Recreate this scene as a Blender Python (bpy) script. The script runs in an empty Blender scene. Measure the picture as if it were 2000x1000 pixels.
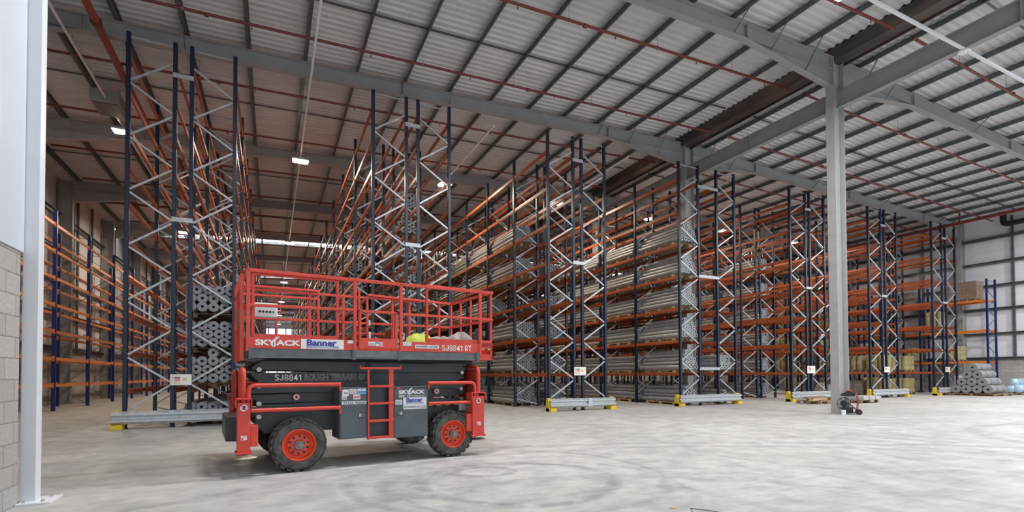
import bpy, math, random
from mathutils import Vector, Matrix
random.seed(7)
PI = math.pi
sc = bpy.context.scene
COL = sc.collection

# ------------------------------------------------------------------ camera
F_PX, CX, CY = 980.3, 999.8, 711.44
YAW, PITCH, ROLL = 0.446582, 0.0205134, -0.0048735
CAM_H = 1.40
fw = Vector((math.sin(YAW)*math.cos(PITCH), math.cos(YAW)*math.cos(PITCH), math.sin(PITCH)))
r0 = Vector((math.cos(YAW), -math.sin(YAW), 0)); u0 = r0.cross(fw)
rr = r0*math.cos(ROLL) + u0*math.sin(ROLL); uu = -r0*math.sin(ROLL) + u0*math.cos(ROLL)
cam = bpy.data.cameras.new('camera'); camo = bpy.data.objects.new('camera', cam); COL.objects.link(camo)
cam.sensor_width = 36; cam.lens = 36*F_PX/2000
cam.shift_x = (1000-CX)/2000; cam.shift_y = (CY-500)/2000
cam.clip_end = 400
camo.matrix_world = Matrix(((rr.x, uu.x, -fw.x, 0), (rr.y, uu.y, -fw.y, 0), (rr.z, uu.z, -fw.z, CAM_H), (0, 0, 0, 1)))
sc.camera = camo

# ------------------------------------------------------------------ world, lights, exposure
sc.view_settings.view_transform = 'Standard'; sc.view_settings.look = 'None'
sc.view_settings.gamma = 1; sc.view_settings.use_curve_mapping = False
sc.view_settings.exposure = 0.28
w = bpy.data.worlds.new('sky'); sc.world = w; w.use_nodes = True
bg = w.node_tree.nodes['Background']; bg.inputs[0].default_value = (0.86, 0.93, 1.0, 1); bg.inputs[1].default_value = 0.92
LAMP_W = 300.0          # each high-bay lamp
LAMP_EMIT = 60.0
try:
    sc.cycles.max_bounces = 6; sc.cycles.diffuse_bounces = 4; sc.cycles.glossy_bounces = 3
    sc.cycles.use_denoising = True; sc.cycles.caustics_reflective = False; sc.cycles.caustics_refractive = False
    sc.cycles.sample_clamp_indirect = 6
except Exception:
    pass

# ------------------------------------------------------------------ materials
def mat(name, col, rough=0.6, metal=0.0, emit=None, estr=0, spec=None):
    m = bpy.data.materials.new(name); m.use_nodes = True
    b = m.node_tree.nodes['Principled BSDF']
    b.inputs['Base Color'].default_value = (*col, 1); b.inputs['Roughness'].default_value = rough
    b.inputs['Metallic'].default_value = metal
    if spec is not None: b.inputs['Specular IOR Level'].default_value = spec
    if emit: b.inputs['Emission Color'].default_value = (*emit, 1); b.inputs['Emission Strength'].default_value = estr
    return m
class NT:
    def __init__(s, m): s.m = m; s.t = m.node_tree; s.b = s.t.nodes['Principled BSDF']
    def n(s, kind, **kw):
        nd = s.t.nodes.new(kind)
        for k, v in kw.items():
            if k.startswith('i_'): nd.inputs[k[2:].replace('_', ' ')].default_value = v
            else: setattr(nd, k, v)
        return nd
    def l(s, a, b): s.t.links.new(a, b)
    def math(s, op, a, b=None, clamp=False):
        nd = s.t.nodes.new('ShaderNodeMath'); nd.operation = op; nd.use_clamp = clamp
        for i, v in enumerate((a, b)):
            if v is None: continue
            if isinstance(v, (int, float)): nd.inputs[i].default_value = v
            else: s.l(v, nd.inputs[i])
        return nd.outputs[0]
    def ramp(s, fac, stops):
        nd = s.t.nodes.new('ShaderNodeValToRGB'); el = nd.color_ramp.elements
        while len(el) < len(stops): el.new(0.5)
        for e, (p, c) in zip(el, stops): e.position = p; e.color = (*c, 1) if len(c) == 3 else c
        s.l(fac, nd.inputs[0]); return nd.outputs[0]
    def mix(s, fac, a, b, mode='MIX'):
        nd = s.t.nodes.new('ShaderNodeMixRGB'); nd.blend_type = mode
        for i, v in enumerate((fac, a, b)):
            if isinstance(v, (int, float)): nd.inputs[i].default_value = v
            elif isinstance(v, tuple): nd.inputs[i].default_value = (*v, 1)
            else: s.l(v, nd.inputs[i])
        return nd.outputs[0]
def noisy(name, c1, c2, scale=3, rough=0.6, metal=0.0, detail=4, bump=0.0, rough2=None, coord='Object', stretch=(1, 1, 1), spec=None):
    m = mat(name, c1, rough, metal, spec=spec); t = NT(m)
    tc = t.n('ShaderNodeTexCoord'); mp = t.n('ShaderNodeMapping'); mp.inputs['Scale'].default_value = stretch
    t.l(tc.outputs[coord], mp.inputs[0])
    nz = t.n('ShaderNodeTexNoise'); nz.inputs['Scale'].default_value = scale; nz.inputs['Detail'].default_value = detail
    t.l(mp.outputs[0], nz.inputs['Vector'])
    c = t.ramp(nz.outputs[0], [(0.3, c1), (0.7, c2)]); t.l(c, t.b.inputs['Base Color'])
    if rough2 is not None:
        mr = t.n('ShaderNodeMapRange'); mr.inputs['To Min'].default_value = rough; mr.inputs['To Max'].default_value = rough2
        t.l(nz.outputs[0], mr.inputs[0]); t.l(mr.outputs[0], t.b.inputs['Roughness'])
    if bump:
        bp = t.n('ShaderNodeBump'); bp.inputs['Strength'].default_value = bump; bp.inputs['Distance'].default_value = 0.02
        t.l(nz.outputs[0], bp.inputs['Height']); t.l(bp.outputs[0], t.b.inputs['Normal'])
    return m
M = {}
# floor: power-floated concrete with tyre marks of its own shape
def floor_mat():
    m = mat('concrete_floor', (.6, .6, .6), 0.55, spec=0.35); t = NT(m)
    tc = t.n('ShaderNodeTexCoord'); P = tc.outputs['Object']
    def noise(scale, detail=5, sx=1, sy=1, rot=0.0, rough=.55):
        mp = t.n('ShaderNodeMapping'); mp.inputs['Scale'].default_value = (sx, sy, 1); mp.inputs['Rotation'].default_value = (0, 0, rot)
        t.l(P, mp.inputs[0]); nz = t.n('ShaderNodeTexNoise'); nz.inputs['Scale'].default_value = scale; nz.inputs['Detail'].default_value = detail
        nz.inputs['Roughness'].default_value = rough
        t.l(mp.outputs[0], nz.inputs['Vector']); return nz.outputs[0]
    base = t.ramp(noise(.35, 6), [(.3, (.47, .46, .445)), (.7, (.59, .58, .565))])
    sm = t.ramp(noise(2.2, 8, 1, 1, .4, .65), [(.35, (.74, .74, .755)), (.62, (1.04, 1.03, 1.01))])
    c = t.mix(1.0, base, sm, 'MULTIPLY')
    st = t.ramp(noise(5, 4, .25, 2.2, -.42), [(.36, (.80, .80, .815)), (.55, (1, 1, 1))])
    c = t.mix(.5, c, st, 'MULTIPLY')
    fine = t.ramp(noise(60, 3), [(.3, (.93, .93, .93)), (.7, (1.04, 1.04, 1.04))]); c = t.mix(.7, c, fine, 'MULTIPLY')
    sep = t.n('ShaderNodeSeparateXYZ'); t.l(P, sep.inputs[0])
    wob = noise(1.1, 3); brk = noise(3.5, 5, 1, 1, .9)
    masks = []
    for (x, y, r, wd, s, ex) in ((2.95, 6.0, 1.28, .13, .55, 1), (3.15, 5.55, 1.72, .07, .35, 1), (3.0, 6.4, 2.15, .10, .40, 1), (1.9, 6.25, .62, .16, .40, 1),
                             (2.75, 6.75, .34, .09, .55, 1.4), (17.0, 2.2, 4.3, .22, .40, 1), (2.6, 1.6, 4.3, .16, .35, 1), (3.8, -1.0, 9.0, .12, .35, 1), (0.0, -9.0, 18.3, .14, .4, 1),
                             (9.5, 6.2, 2.6, .12, .25, 1), (12.5, 4.0, 3.2, .14, .22, 1)):
        dx = t.math('MULTIPLY', t.math('SUBTRACT', sep.outputs[0], x), 1/ex); dy = t.math('SUBTRACT', sep.outputs[1], y)
        d = t.math('SQRT', t.math('ADD', t.math('MULTIPLY', dx, dx), t.math('MULTIPLY', dy, dy)))
        d = t.math('ADD', d, t.math('MULTIPLY', t.math('SUBTRACT', wob, .5), .35))
        e = t.math('DIVIDE', t.math('ABSOLUTE', t.math('SUBTRACT', d, r)), wd)
        e = t.math('SUBTRACT', 1.0, e, True)
        e = t.math('MULTIPLY', t.math('POWER', e, .5), min(1, s*1.5))
        masks.append(e)
    tot = masks[0]
    for e in masks[1:]: tot = t.math('MAXIMUM', tot, e)
    bk = t.math('MULTIPLY', t.math('SUBTRACT', brk, .33), 4.0, True)
    tot = t.math('MULTIPLY', tot, bk)
    c = t.mix(tot, c, (.23, .23, .24))
    # colour, roughness and bump outputs
    t.l(c, t.b.inputs['Base Color'])
    rg = t.n('ShaderNodeMapRange'); rg.inputs['To Min'].default_value = .38; rg.inputs['To Max'].default_value = .7
    t.l(noise(1.3, 6), rg.inputs[0]); t.l(rg.outputs[0], t.b.inputs['Roughness'])
    bp = t.n('ShaderNodeBump'); bp.inputs['Strength'].default_value = .12; bp.inputs['Distance'].default_value = .01
    t.l(noise(14, 6), bp.inputs['Height']); t.l(bp.outputs[0], t.b.inputs['Normal'])
    return m
M['floor'] = floor_mat()
def block_mat(name, c1, c2, mort, axis):
    m = mat(name, c1, .9, spec=.15); t = NT(m)
    tc = t.n('ShaderNodeTexCoord'); sp = t.n('ShaderNodeSeparateXYZ'); t.l(tc.outputs['Object'], sp.inputs[0])
    cb = t.n('ShaderNodeCombineXYZ'); t.l(sp.outputs[axis], cb.inputs[0]); t.l(sp.outputs[2], cb.inputs[1])
    br = t.n('ShaderNodeTexBrick'); br.inputs['Scale'].default_value = 1; br.inputs['Brick Width'].default_value = .45; br.inputs['Row Height'].default_value = .2285
    br.inputs['Mortar Size'].default_value = .007; br.inputs['Color1'].default_value = (*c1, 1); br.inputs['Color2'].default_value = (*c2, 1); br.inputs['Mortar'].default_value = (*mort, 1)
    br.inputs['Bias'].default_value = 0; br.inputs['Mortar Smooth'].default_value = .2
    t.l(cb.outputs[0], br.inputs['Vector'])
    nz = t.n('ShaderNodeTexNoise'); nz.inputs['Scale'].default_value = 30; nz.inputs['Detail'].default_value = 6; t.l(tc.outputs['Object'], nz.inputs['Vector'])
    k = t.ramp(nz.outputs[0], [(.3, (.86, .86, .86)), (.7, (1.08, 1.08, 1.08))])
    t.l(t.mix(1, br.outputs[0], k, 'MULTIPLY'), t.b.inputs['Base Color'])
    bp = t.n('ShaderNodeBump'); bp.inputs['Strength'].default_value = .5; bp.inputs['Distance'].default_value = .006; bp.invert = True
    t.l(br.outputs['Fac'], bp.inputs['Height']); t.l(bp.outputs[0], t.b.inputs['Normal'])
    return m
M['block'] = block_mat('blockwork', (.40, .375, .35), (.46, .44, .42), (.27, .26, .25), 1)
M['panel'] = mat('white_cladding_panel', (.60, .64, .70), .45)
def wall_panel():
    m = mat('wall_liner_panel', (.62, .63, .66), .5); t = NT(m)
    tc = t.n('ShaderNodeTexCoord'); sp = t.n('ShaderNodeSeparateXYZ'); t.l(tc.outputs['Object'], sp.inputs[0])
    fr = t.math('FRACT', t.math('DIVIDE', sp.outputs[2], .5)); g = t.math('LESS_THAN', fr, .03)
    t.l(t.mix(g, (.74, .75, .79), (.61, .62, .66)), t.b.inputs['Base Color']); return m
M['liner'] = wall_panel()
M['roof'] = noisy('white_roof_liner', (.58, .58, .58), (.66, .66, .66), 1.5, .34, 0, bump=0)
M['steel'] = noisy('grey_painted_steel', (.30, .305, .31), (.345, .35, .355), 2, .5)
M['column'] = noisy('grey_painted_column', (.34, .34, .335), (.39, .39, .385), 3, .55)
M['galv'] = noisy('galvanised_steel', (.13, .15, .155), (.20, .22, .225), 9, .38, .65)
M['brace'] = noisy('galvanised_brace', (.40, .42, .44), (.54, .56, .58), 9, .38, .4)
M['guard'] = noisy('galvanised_guard_rail', (.50, .53, .55), (.64, .67, .69), 12, .36, .5)
M['gutter'] = noisy('dark_gutter_steel', (.06, .063, .068), (.17, .14, .125), 2.5, .30, .6, rough2=.5, stretch=(1, .3, 1))
M['red_pipe'] = noisy('dark_red_pipe', (.135, .020, .015), (.18, .028, .02), 6, .4)
M['red_pipe2'] = noisy('orange_red_pipe', (.22, .040, .022), (.27, .05, .028), 6, .4)
M['orange'] = noisy('orange_beam', (.36, .075, .024), (.43, .095, .030), 5, .42)
M['orange2'] = noisy('bright_orange_beam', (.74, .21, .04), (.82, .25, .05), 5, .42)
def post_mat(name, col, hole):
    m = mat(name, col, .35); t = NT(m)
    tc = t.n('ShaderNodeTexCoord'); sp = t.n('ShaderNodeSeparateXYZ'); t.l(tc.outputs['Object'], sp.inputs[0])
    fr = t.math('LESS_THAN', t.math('FRACT', t.math('DIVIDE', sp.outputs[2], .075)), .42)
    ax = t.math('ABSOLUTE', sp.outputs[0]); near = t.math('MULTIPLY', t.math('LESS_THAN', ax, .030), t.math('GREATER_THAN', ax, .018))
    f = t.math('MULTIPLY', fr, near)
    t.l(t.mix(f, col, hole), t.b.inputs['Base Color']); return m
M['navy'] = post_mat('navy_rack_post', (.004, .015, .040), (.035, .05, .085))
M['blue'] = post_mat('blue_rack_post', (.006, .018, .13), (.04, .055, .16))
M['yellow'] = noisy('yellow_paint', (.78, .56, .03), (.70, .48, .03), 20, .5)
M['wood'] = noisy('pale_pallet_wood', (.42, .29, .16), (.56, .41, .25), 8, .8, stretch=(1, 6, 6))
M['wood_dk'] = noisy('brown_pallet_wood', (.24, .15, .09), (.36, .24, .15), 8, .8, stretch=(1, 6, 6))
M['wrap'] = noisy('grey_plastic_wrap', (.20, .20, .205), (.36, .36, .36), 7, .26, 0, 6, .35, rough2=.5, stretch=(3, .6, 3), spec=.7)
M['rollend'] = noisy('grey_roll_end', (.19, .20, .215), (.27, .28, .30), 14, .55, bump=.2)
M['rollend_l'] = noisy('light_roll_end', (.30, .31, .32), (.40, .41, .42), 14, .5)
M['core'] = mat('roll_core', (.025, .022, .02), .8)
M['wrap2'] = noisy('silver_plastic_wrap', (.19, .195, .20), (.33, .34, .35), 9, .28, 0, 6, .5, rough2=.5, stretch=(1, .6, 3), spec=.7)
M['gold'] = noisy('gold_stretch_wrap', (.26, .215, .09), (.52, .46, .25), 9, .22, 0, 5, .4, rough2=.5, stretch=(3, 3, .5), spec=.8)
M['card'] = noisy('brown_cardboard', (.20, .145, .10), (.27, .20, .145), 5, .7)
M['wrapclear'] = noisy('film_wrapped_grey', (.22, .19, .16), (.36, .33, .30), 5, .25, bump=.5, spec=.8)
M['bluewrap'] = noisy('pale_blue_film', (.22, .42, .58), (.62, .76, .86), 7, .22, bump=.7, spec=.8)
M['white'] = mat('white_paint', (.78, .79, .80), .45)
M['white_trunk'] = mat('white_trunking', (.80, .82, .84), .35)
M['post_white'] = noisy('white_post_paint', (.74, .76, .80), (.79, .81, .85), 3, .4)
M['black'] = mat('black_plastic', (.012, .012, .013), .5)
M['dark'] = noisy('dark_grey_machine_paint', (.032, .038, .042), (.045, .052, .057), 6, .42)
M['grey'] = noisy('slate_grey_machine_paint', (.085, .105, .12), (.105, .125, .14), 5, .42)
M['grey2'] = noisy('deck_frame_grey', (.10, .12, .13), (.15, .17, .175), 8, .5)
M['red'] = noisy('red_machine_paint', (.62, .055, .035), (.70, .07, .042), 6, .36)
M['rim'] = noisy('orange_red_rim', (.80, .085, .035), (.72, .07, .03), 6, .42)
M['rubber'] = noisy('dusty_tyre_rubber', (.035, .035, .034), (.13, .125, .115), 9, .85, bump=.3)
M['hub'] = noisy('worn_hub_metal', (.16, .15, .14), (.34, .33, .31), 30, .45, .6)
M['pin'] = noisy('zinc_pin', (.42, .42, .41), (.55, .55, .54), 20, .35, .6)
M['pad'] = noisy('dusty_pad', (.50, .43, .34), (.74, .66, .54), 25, .9, bump=.5)
M['sticker'] = mat('white_sticker', (.80, .80, .80), .5)
M['pack'] = noisy('off_white_pack', (.42, .41, .40), (.52, .51, .50), 5, .6)
M['letter_w'] = mat('white_lettering', (.85, .85, .84), .5)
M['letter_o'] = mat('pale_outline_lettering', (.60, .61, .62), .5)
M['letter_b'] = mat('blue_lettering', (.03, .05, .30), .5)
M['letter_g'] = mat('grey_lettering', (.12, .14, .17), .5)
M['st_red'] = mat('red_print', (.70, .05, .06), .5)
M['st_blue'] = mat('blue_print', (.08, .32, .68), .5)
M['st_yellow'] = mat('yellow_print', (.72, .62, .22), .5)
M['st_navy'] = mat('navy_print', (.03, .06, .16), .5)
M['st_pink'] = mat('pink_print', (.62, .25, .30), .5)
M['green'] = mat('green_button', (.02, .30, .20), .4)
M['hiviz'] = noisy('yellow_hi_vis_cloth', (.42, .50, .03), (.60, .68, .14), 14, .7, bump=.5)
M['cloth'] = noisy('grey_beige_sacking', (.28, .26, .23), (.46, .43, .38), 10, .85, bump=.6)
M['mortar'] = noisy('pale_mortar', (.46, .42, .38), (.58, .54, .50), 12, .9, bump=.5)
M['lens'] = mat('lamp_lens', (1, 1, 1), .5, emit=(1.0, .88, .70), estr=LAMP_EMIT)
M['skylight'] = mat('rooflight_sheet', (.9, .95, 1), .5, emit=(.9, .95, 1.0), estr=3.2)
M['window'] = mat('daylit_panel', (.9, .95, 1), .5, emit=(.88, .92, 1.0), estr=1.05)
M['warmheater'] = mat('heater_case', (.30, .31, .29), .5)

# ------------------------------------------------------------------ mesh helpers
class MB:
    def __init__(s): s.v = []; s.f = []; s.mi = []
    def add(s, vs, fs, mi=0):
        o = len(s.v); s.v += [tuple(p) for p in vs]
        for f in fs: s.f.append(tuple(o+i for i in f)); s.mi.append(mi)
        return s
    def box(s, x0, x1, y0, y1, z0, z1, mi=0):
        return s.add([(x0, y0, z0), (x1, y0, z0), (x1, y1, z0), (x0, y1, z0), (x0, y0, z1), (x1, y0, z1), (x1, y1, z1), (x0, y1, z1)],
                     [(0, 3, 2, 1), (4, 5, 6, 7), (0, 1, 5, 4), (1, 2, 6, 5), (2, 3, 7, 6), (3, 0, 4, 7)], mi)
    def bar(s, p, q, a, b, mi=0, up=(0, 0, 1)):       # rectangular bar, a = width sideways, b = height
        p = Vector(p); q = Vector(q); d = (q-p).normalized(); up = Vector(up)
        if abs(d.dot(up)) > .98: up = Vector((0, 1, 0))
        x = d.cross(up).normalized(); y = x.cross(d)
        vs = []
        for c in (p, q):
            for i, j in ((-1, -1), (1, -1), (1, 1), (-1, 1)): vs.append(c + x*(i*a/2) + y*(j*b/2))
        return s.add(vs, [(3, 2, 1, 0), (4, 5, 6, 7), (0, 1, 5, 4), (1, 2, 6, 5), (2, 3, 7, 6), (3, 0, 4, 7)], mi)
    def tube(s, path, r, n=8, mi=0, caps=True):
        path = [Vector(p) for p in path]; rings = []; prev = None
        for i, c in enumerate(path):
            if i == 0: d = path[1]-c
            elif i == len(path)-1: d = c-path[i-1]
            else: d = (path[i+1]-c).normalized() + (c-path[i-1]).normalized()
            d.normalize()
            if prev is None:
                a = Vector((0, 0, 1)) if abs(d.z) < .9 else Vector((1, 0, 0))
                x = d.cross(a).normalized()
            else:
                x = (prev - d*prev.dot(d)).normalized()
            prev = x; y = d.cross(x)
            rad = r[i] if isinstance(r, (list, tuple)) else r
            rings.append([c + x*(rad*math.cos(2*PI*k/n)) + y*(rad*math.sin(2*PI*k/n)) for k in range(n)])
        vs = [p for R_ in rings for p in R_]; fs = []
        for i in range(len(path)-1):
            for k in range(n):
                a = i*n+k; b = i*n+(k+1) % n; fs.append((a, b, b+n, a+n))
        if caps: fs.append(tuple(reversed(range(n)))); fs.append(tuple(range((len(path)-1)*n, len(path)*n)))
        return s.add(vs, fs, mi)
    def cyl(s, p, q, r, n=16, mi=0): return s.tube([p, q], r, n, mi)
    def prism(s, poly, axis, a, b, mi=0):               # poly in the two other axes (order x,z for y; y,z for x; x,y for z)
        n = len(poly)
        def pt(u, v, t): return {'x': (t, u, v), 'y': (u, t, v), 'z': (u, v, t)}[axis]
        vs = [pt(u, v, a) for u, v in poly] + [pt(u, v, b) for u, v in poly]
        fs = [tuple(range(n)), tuple(reversed(range(n, 2*n)))] + [(i, i+n, (i+1) % n + n, (i+1) % n) for i in range(n)]
        return s.add(vs, fs, mi)
    def lathe(s, prof, c, axis, n=32, mi=0, mis=None):   # prof: (r, t) along axis from c
        c = Vector(c); ax = Vector(axis).normalized(); a = Vector((0, 0, 1)) if abs(ax.z) < .9 else Vector((1, 0, 0))
        x = ax.cross(a).normalized(); y = ax.cross(x); vs = []
        for r, t in prof:
            for k in range(n): vs.append(c + ax*t + x*(r*math.cos(2*PI*k/n)) + y*(r*math.sin(2*PI*k/n)))
        o = len(s.v); s.v += [tuple(p) for p in vs]
        for i in range(len(prof)-1):
            for k in range(n):
                aa = o+i*n+k; bb = o+i*n+(k+1) % n
                s.f.append((aa, bb, bb+n, aa+n)); s.mi.append(mis[i] if mis else mi)
        return s
    def mesh(s, name, mats, smooth=False):
        me = bpy.data.meshes.new(name); me.from_pydata(s.v, [], s.f); me.update()
        for m in (mats if isinstance(mats, (list, tuple)) else [mats]): me.materials.append(m)
        if any(s.mi): me.polygons.foreach_set('material_index', s.mi)
        import bmesh
        bm = bmesh.new(); bm.from_mesh(me); bmesh.ops.recalc_face_normals(bm, faces=bm.faces); bm.to_mesh(me); bm.free()
        if smooth:
            me.polygons.foreach_set('use_smooth', [True]*len(me.polygons))
            try: me.set_sharp_from_angle(angle=math.radians(35))
            except Exception: pass
        return me
def link(name, me, parent=None, loc=(0, 0, 0), rot=(0, 0, 0)):
    o = bpy.data.objects.new(name, me); COL.objects.link(o)
    o.location = loc; o.rotation_euler = rot
    if parent: o.parent = parent
    return o
def obj(name, mb, mats, parent=None, loc=(0, 0, 0), smooth=False, bevel=0):
    o = link(name, mb.mesh(name, mats, smooth), parent, loc)
    if bevel:
        b = o.modifiers.new('bevel', 'BEVEL'); b.width = bevel; b.segments = 2; b.limit_method = 'ANGLE'
    return o
def tag(o, label=None, cat=None, group=None, kind=None):
    if label: o['label'] = label
    if cat: o['category'] = cat
    if group: o['group'] = group
    if kind: o['kind'] = kind
    return o
def thing(name, label, cat, loc=(0, 0, 0), rz=0, group=None):
    o = bpy.data.objects.new(name, None); COL.objects.link(o); o.location = loc; o.rotation_euler = (0, 0, rz); o.empty_display_size = .2
    return tag(o, label, cat, group)
ORD = ['first', 'second', 'third', 'fourth', 'fifth', 'sixth', 'seventh', 'eighth', 'ninth', 'tenth', 'eleventh', 'twelfth', 'thirteenth', 'fourteenth', 'fifteenth', 'sixteenth', 'seventeenth', 'eighteenth', 'nineteenth', 'twentieth']

# ------------------------------------------------------------------ building shell
WL, WR, YE = -9.95, 43.45, 112.0       # side walls and end wall
Y0 = -2.0
VX = 17.9                               # line of the valley gutter and its columns
def roof_z(x):                          # top of rafters
    return 11.45 + (x-WL)*(12.38-11.45)/(VX-WL) if x < VX else 12.38 - (x-VX)*(12.38-11.65)/(WR-VX)
obj('floor', MB().box(WL-.3, WR+.3, -9, YE+.3, -.3, 0), M['floor'])['kind'] = 'structure'
# roof liner: corrugated along X, ribs 1/3 m apart
mb = MB(); per = .25; prof = []
y = Y0
while y < YE:
    prof += [(y, 0), (y+.08, 0), (y+.125, .05), (y+.205, .05)]; y += per
def roof_strip(xa, xb, y0, y1):
    pr = [p for p in prof if y0 <= p[0] < y1]; vs = []; n = len(pr)
    for x in (xa, xb):
        for (yy, dz) in pr: vs.append((x, yy, roof_z(x)+.20+dz))
    mb.add(vs, [(i, i+1, n+i+1, n+i) for i in range(n-1)])
SKY = [(43.2, 44.3), (58.6, 59.8), (73.8, 75.0), (89.0, 90.2)]
cur = Y0
for a, b in SKY + [(YE+1, YE+2)]:
    for xa, xb in ((WL-.2, VX-.55), (VX+.55, WR+.2)): roof_strip(xa, xb, cur, min(a, YE))
    cur = b
obj('ceiling', mb, M['roof'])['kind'] = 'structure'
rb = MB()   # outer roof skin closes the shell above
for xa, xb in ((WL-.4, VX), (VX, WR+.4)):
    cur = Y0
    for a, b in SKY + [(YE+.4, 0)]:
        za, zb = roof_z(xa)+.45, roof_z(xb)+.45
        rb.add([(xa, cur, za), (xb, cur, zb), (xb, a, zb), (xa, a, za), (xa, cur, za+.1), (xb, cur, zb+.1), (xb, a, zb+.1), (xa, a, za+.1)],
               [(0, 3, 2, 1), (4, 5, 6, 7), (0, 1, 5, 4), (1, 2, 6, 5), (2, 3, 7, 6), (3, 0, 4, 7)]); cur = b
obj('ceiling', rb, M['liner'])['kind'] = 'structure'
for i, (a, b) in enumerate(SKY):
    s = MB()
    for xa, xb in ((WL, VX-.6), (VX+.6, WR)):
        s.add([(xa, a, roof_z(xa)+.3), (xb, a, roof_z(xb)+.3), (xb, b, roof_z(xb)+.3), (xa, b, roof_z(xa)+.3)], [(0, 1, 2, 3)])
        s.add([(xa, a, roof_z(xa)+.34), (xb, a, roof_z(xb)+.34), (xb, b, roof_z(xb)+.34), (xa, b, roof_z(xa)+.34)], [(3, 2, 1, 0)])
    o = obj('window_%d' % (i+1), s, M['skylight']); o['kind'] = 'structure'
# walls: blockwork dado with liner panel above
def side_wall(name, x, sgn, y0, y1, top, bh):
    obj(name, MB().box(min(x, x+sgn*.3), max(x, x+sgn*.3), y0, y1, 0, bh), M['block'])['kind'] = 'structure'
    obj(name, MB().box(min(x+sgn*.06, x+sgn*.3), max(x+sgn*.06, x+sgn*.3), y0, y1, bh, top), M['liner'])['kind'] = 'structure'
side_wall('wall_left', WL, -1, Y0, YE, 12.2, 2.74)
side_wall('wall_right', WR, 1, 11.5, YE, 12.3, 2.28)
obj('wall_back', MB().box(WL, WR, YE, YE+.3, 0, 13), M['liner'])['kind'] = 'structure'
wn = MB().box(-9, 20, YE-.06, YE-.02, .6, 11.0)
obj('window_5', wn, M['window'])['kind'] = 'structure'
fr = MB()
for x in [-9, -6, -3, -.6, 1.0, 2.6, 4.9, 8, 11, 14, 17, 20]: fr.box(x-.09, x+.09, YE-.14, YE-.06, .3, 11.2)
for z in (.6, 5.6, 7.6, 9.6, 11.0): fr.box(-9, 20, YE-.13, YE-.07, z-.08, z+.08)
obj('trim_1', fr, M['galv'])['kind'] = 'structure'
# wall rails and posts
def rails(side, x, sgn, zs, ys, name):
    Ya = Y0 if side == 'left' else 11.5
    for k, z in enumerate(zs):
        m = MB().box(min(x, x-sgn*.09), max(x, x-sgn*.09), Ya, YE, z-.09, z+.09)
        m.box(min(x-sgn*.07, x-sgn*.20), max(x-sgn*.07, x-sgn*.20), Ya, YE, z+.065, z+.09)
        tag(obj('wall_rail', m, M['galv']), 'long galvanised cladding rail on the %s side wall, %s from the bottom' % (side, ORD[k]), 'wall rail', 'cladding rails on the %s wall' % side)
    g = MB()
    for yy in ys: g.box(min(x, x-sgn*.12), max(x, x-sgn*.12), yy-.06, yy+.06, zs[0]-.1, 11.6)
    o = obj('trim_%d' % (2 if side == 'left' else 3), g, M['galv']); o['kind'] = 'structure'
rails('left', WL+.06-.06, -1, [2.85, 4.6, 6.3, 8.0, 9.7], [Y0+1.2+k*2.45 for k in range(46)], 'l')
rails('right', WR, 1, [2.32, 3.95, 5.6, 7.15, 8.7, 10.35], [15.2, 12.75]+[20.2, 22.6, 27.7, 30.2, 35.2, 37.6, 42.7, 45.1, 50, 53, 58, 61], 'r')
# portal frames
RAF = [(3.6, 'nearest'), (10.75, 'first'), (17.85, 'second'), (25.2, 'third'), (32.9, 'fourth'), (40.4, 'fifth'), (47.9, 'sixth'), (55.4, 'seventh'), (62.9, 'eighth'), (70.4, 'ninth'), (77.9, 'tenth'), (85.4, 'eleventh'), (92.9, 'twelfth'), (100.4, 'thirteenth')]
def ibeam_rafter(Y, xa, xb, D=.46, W=.22):
    # top and bottom flange + web + haunches, following the roof slope
    m = MB()
    hx = [(xa, .95), (xa+1.2*abs(1) if False else xa, .95)]
    pts = []
    n = 24
    L = xb-xa
    for i in range(n+1):
        x = xa + L*i/n
        pts.append(x)
    def bot(x):
        d = min(x-xa, xb-x); h = D
        if d < 4.4: h = D + (4.4-d)/4.4*.62
        return roof_z(x)-h
    for a, b in zip(pts[:-1], pts[1:]):
        za, zb = roof_z(a), roof_z(b); ba, bb = bot(a), bot(b)
        for (y0, y1, ta, tb, ua, ub) in ((-W/2, W/2, za, zb, za-.02, zb-.02), (-.008, .008, za-.02, zb-.02, ba+.02, bb+.02), (-W/2, W/2, ba+.02, bb+.02, ba, bb)):
            m.add([(a, Y+y0, ua), (b, Y+y0, ub), (b, Y+y1, ub), (a, Y+y1, ua), (a, Y+y0, ta), (b, Y+y0, tb), (b, Y+y1, tb), (a, Y+y1, ta)],
                  [(0, 3, 2, 1), (4, 5, 6, 7), (0, 1, 5, 4), (1, 2, 6, 5), (2, 3, 7, 6), (3, 0, 4, 7)])
    # original lower flange continues above the haunch
    for s0, s1 in ((xa, xa+4.4), (xb-4.4, xb)):
        for y0 in (-W/2, .008):
            m.add([(s0, Y+y0, roof_z(s0)-D), (s1, Y+y0, roof_z(s1)-D), (s1, Y+y0+W/2-.008, roof_z(s1)-D), (s0, Y+y0+W/2-.008, roof_z(s0)-D),
                   (s0, Y+y0, roof_z(s0)-D+.015), (s1, Y+y0, roof_z(s1)-D+.015), (s1, Y+y0+W/2-.008, roof_z(s1)-D+.015), (s0, Y+y0+W/2-.008, roof_z(s0)-D+.015)],
                  [(0, 3, 2, 1), (4, 5, 6, 7), (0, 1, 5, 4), (1, 2, 6, 5), (2, 3, 7, 6), (3, 0, 4, 7)])
    # web stiffeners / splice plates
    for x in (xa+4.4, xa+L/2, xb-4.4): m.box(x-.012, x+.012, Y-W/2, Y+W/2, bot(x), roof_z(x)-.01)
    return m
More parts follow.
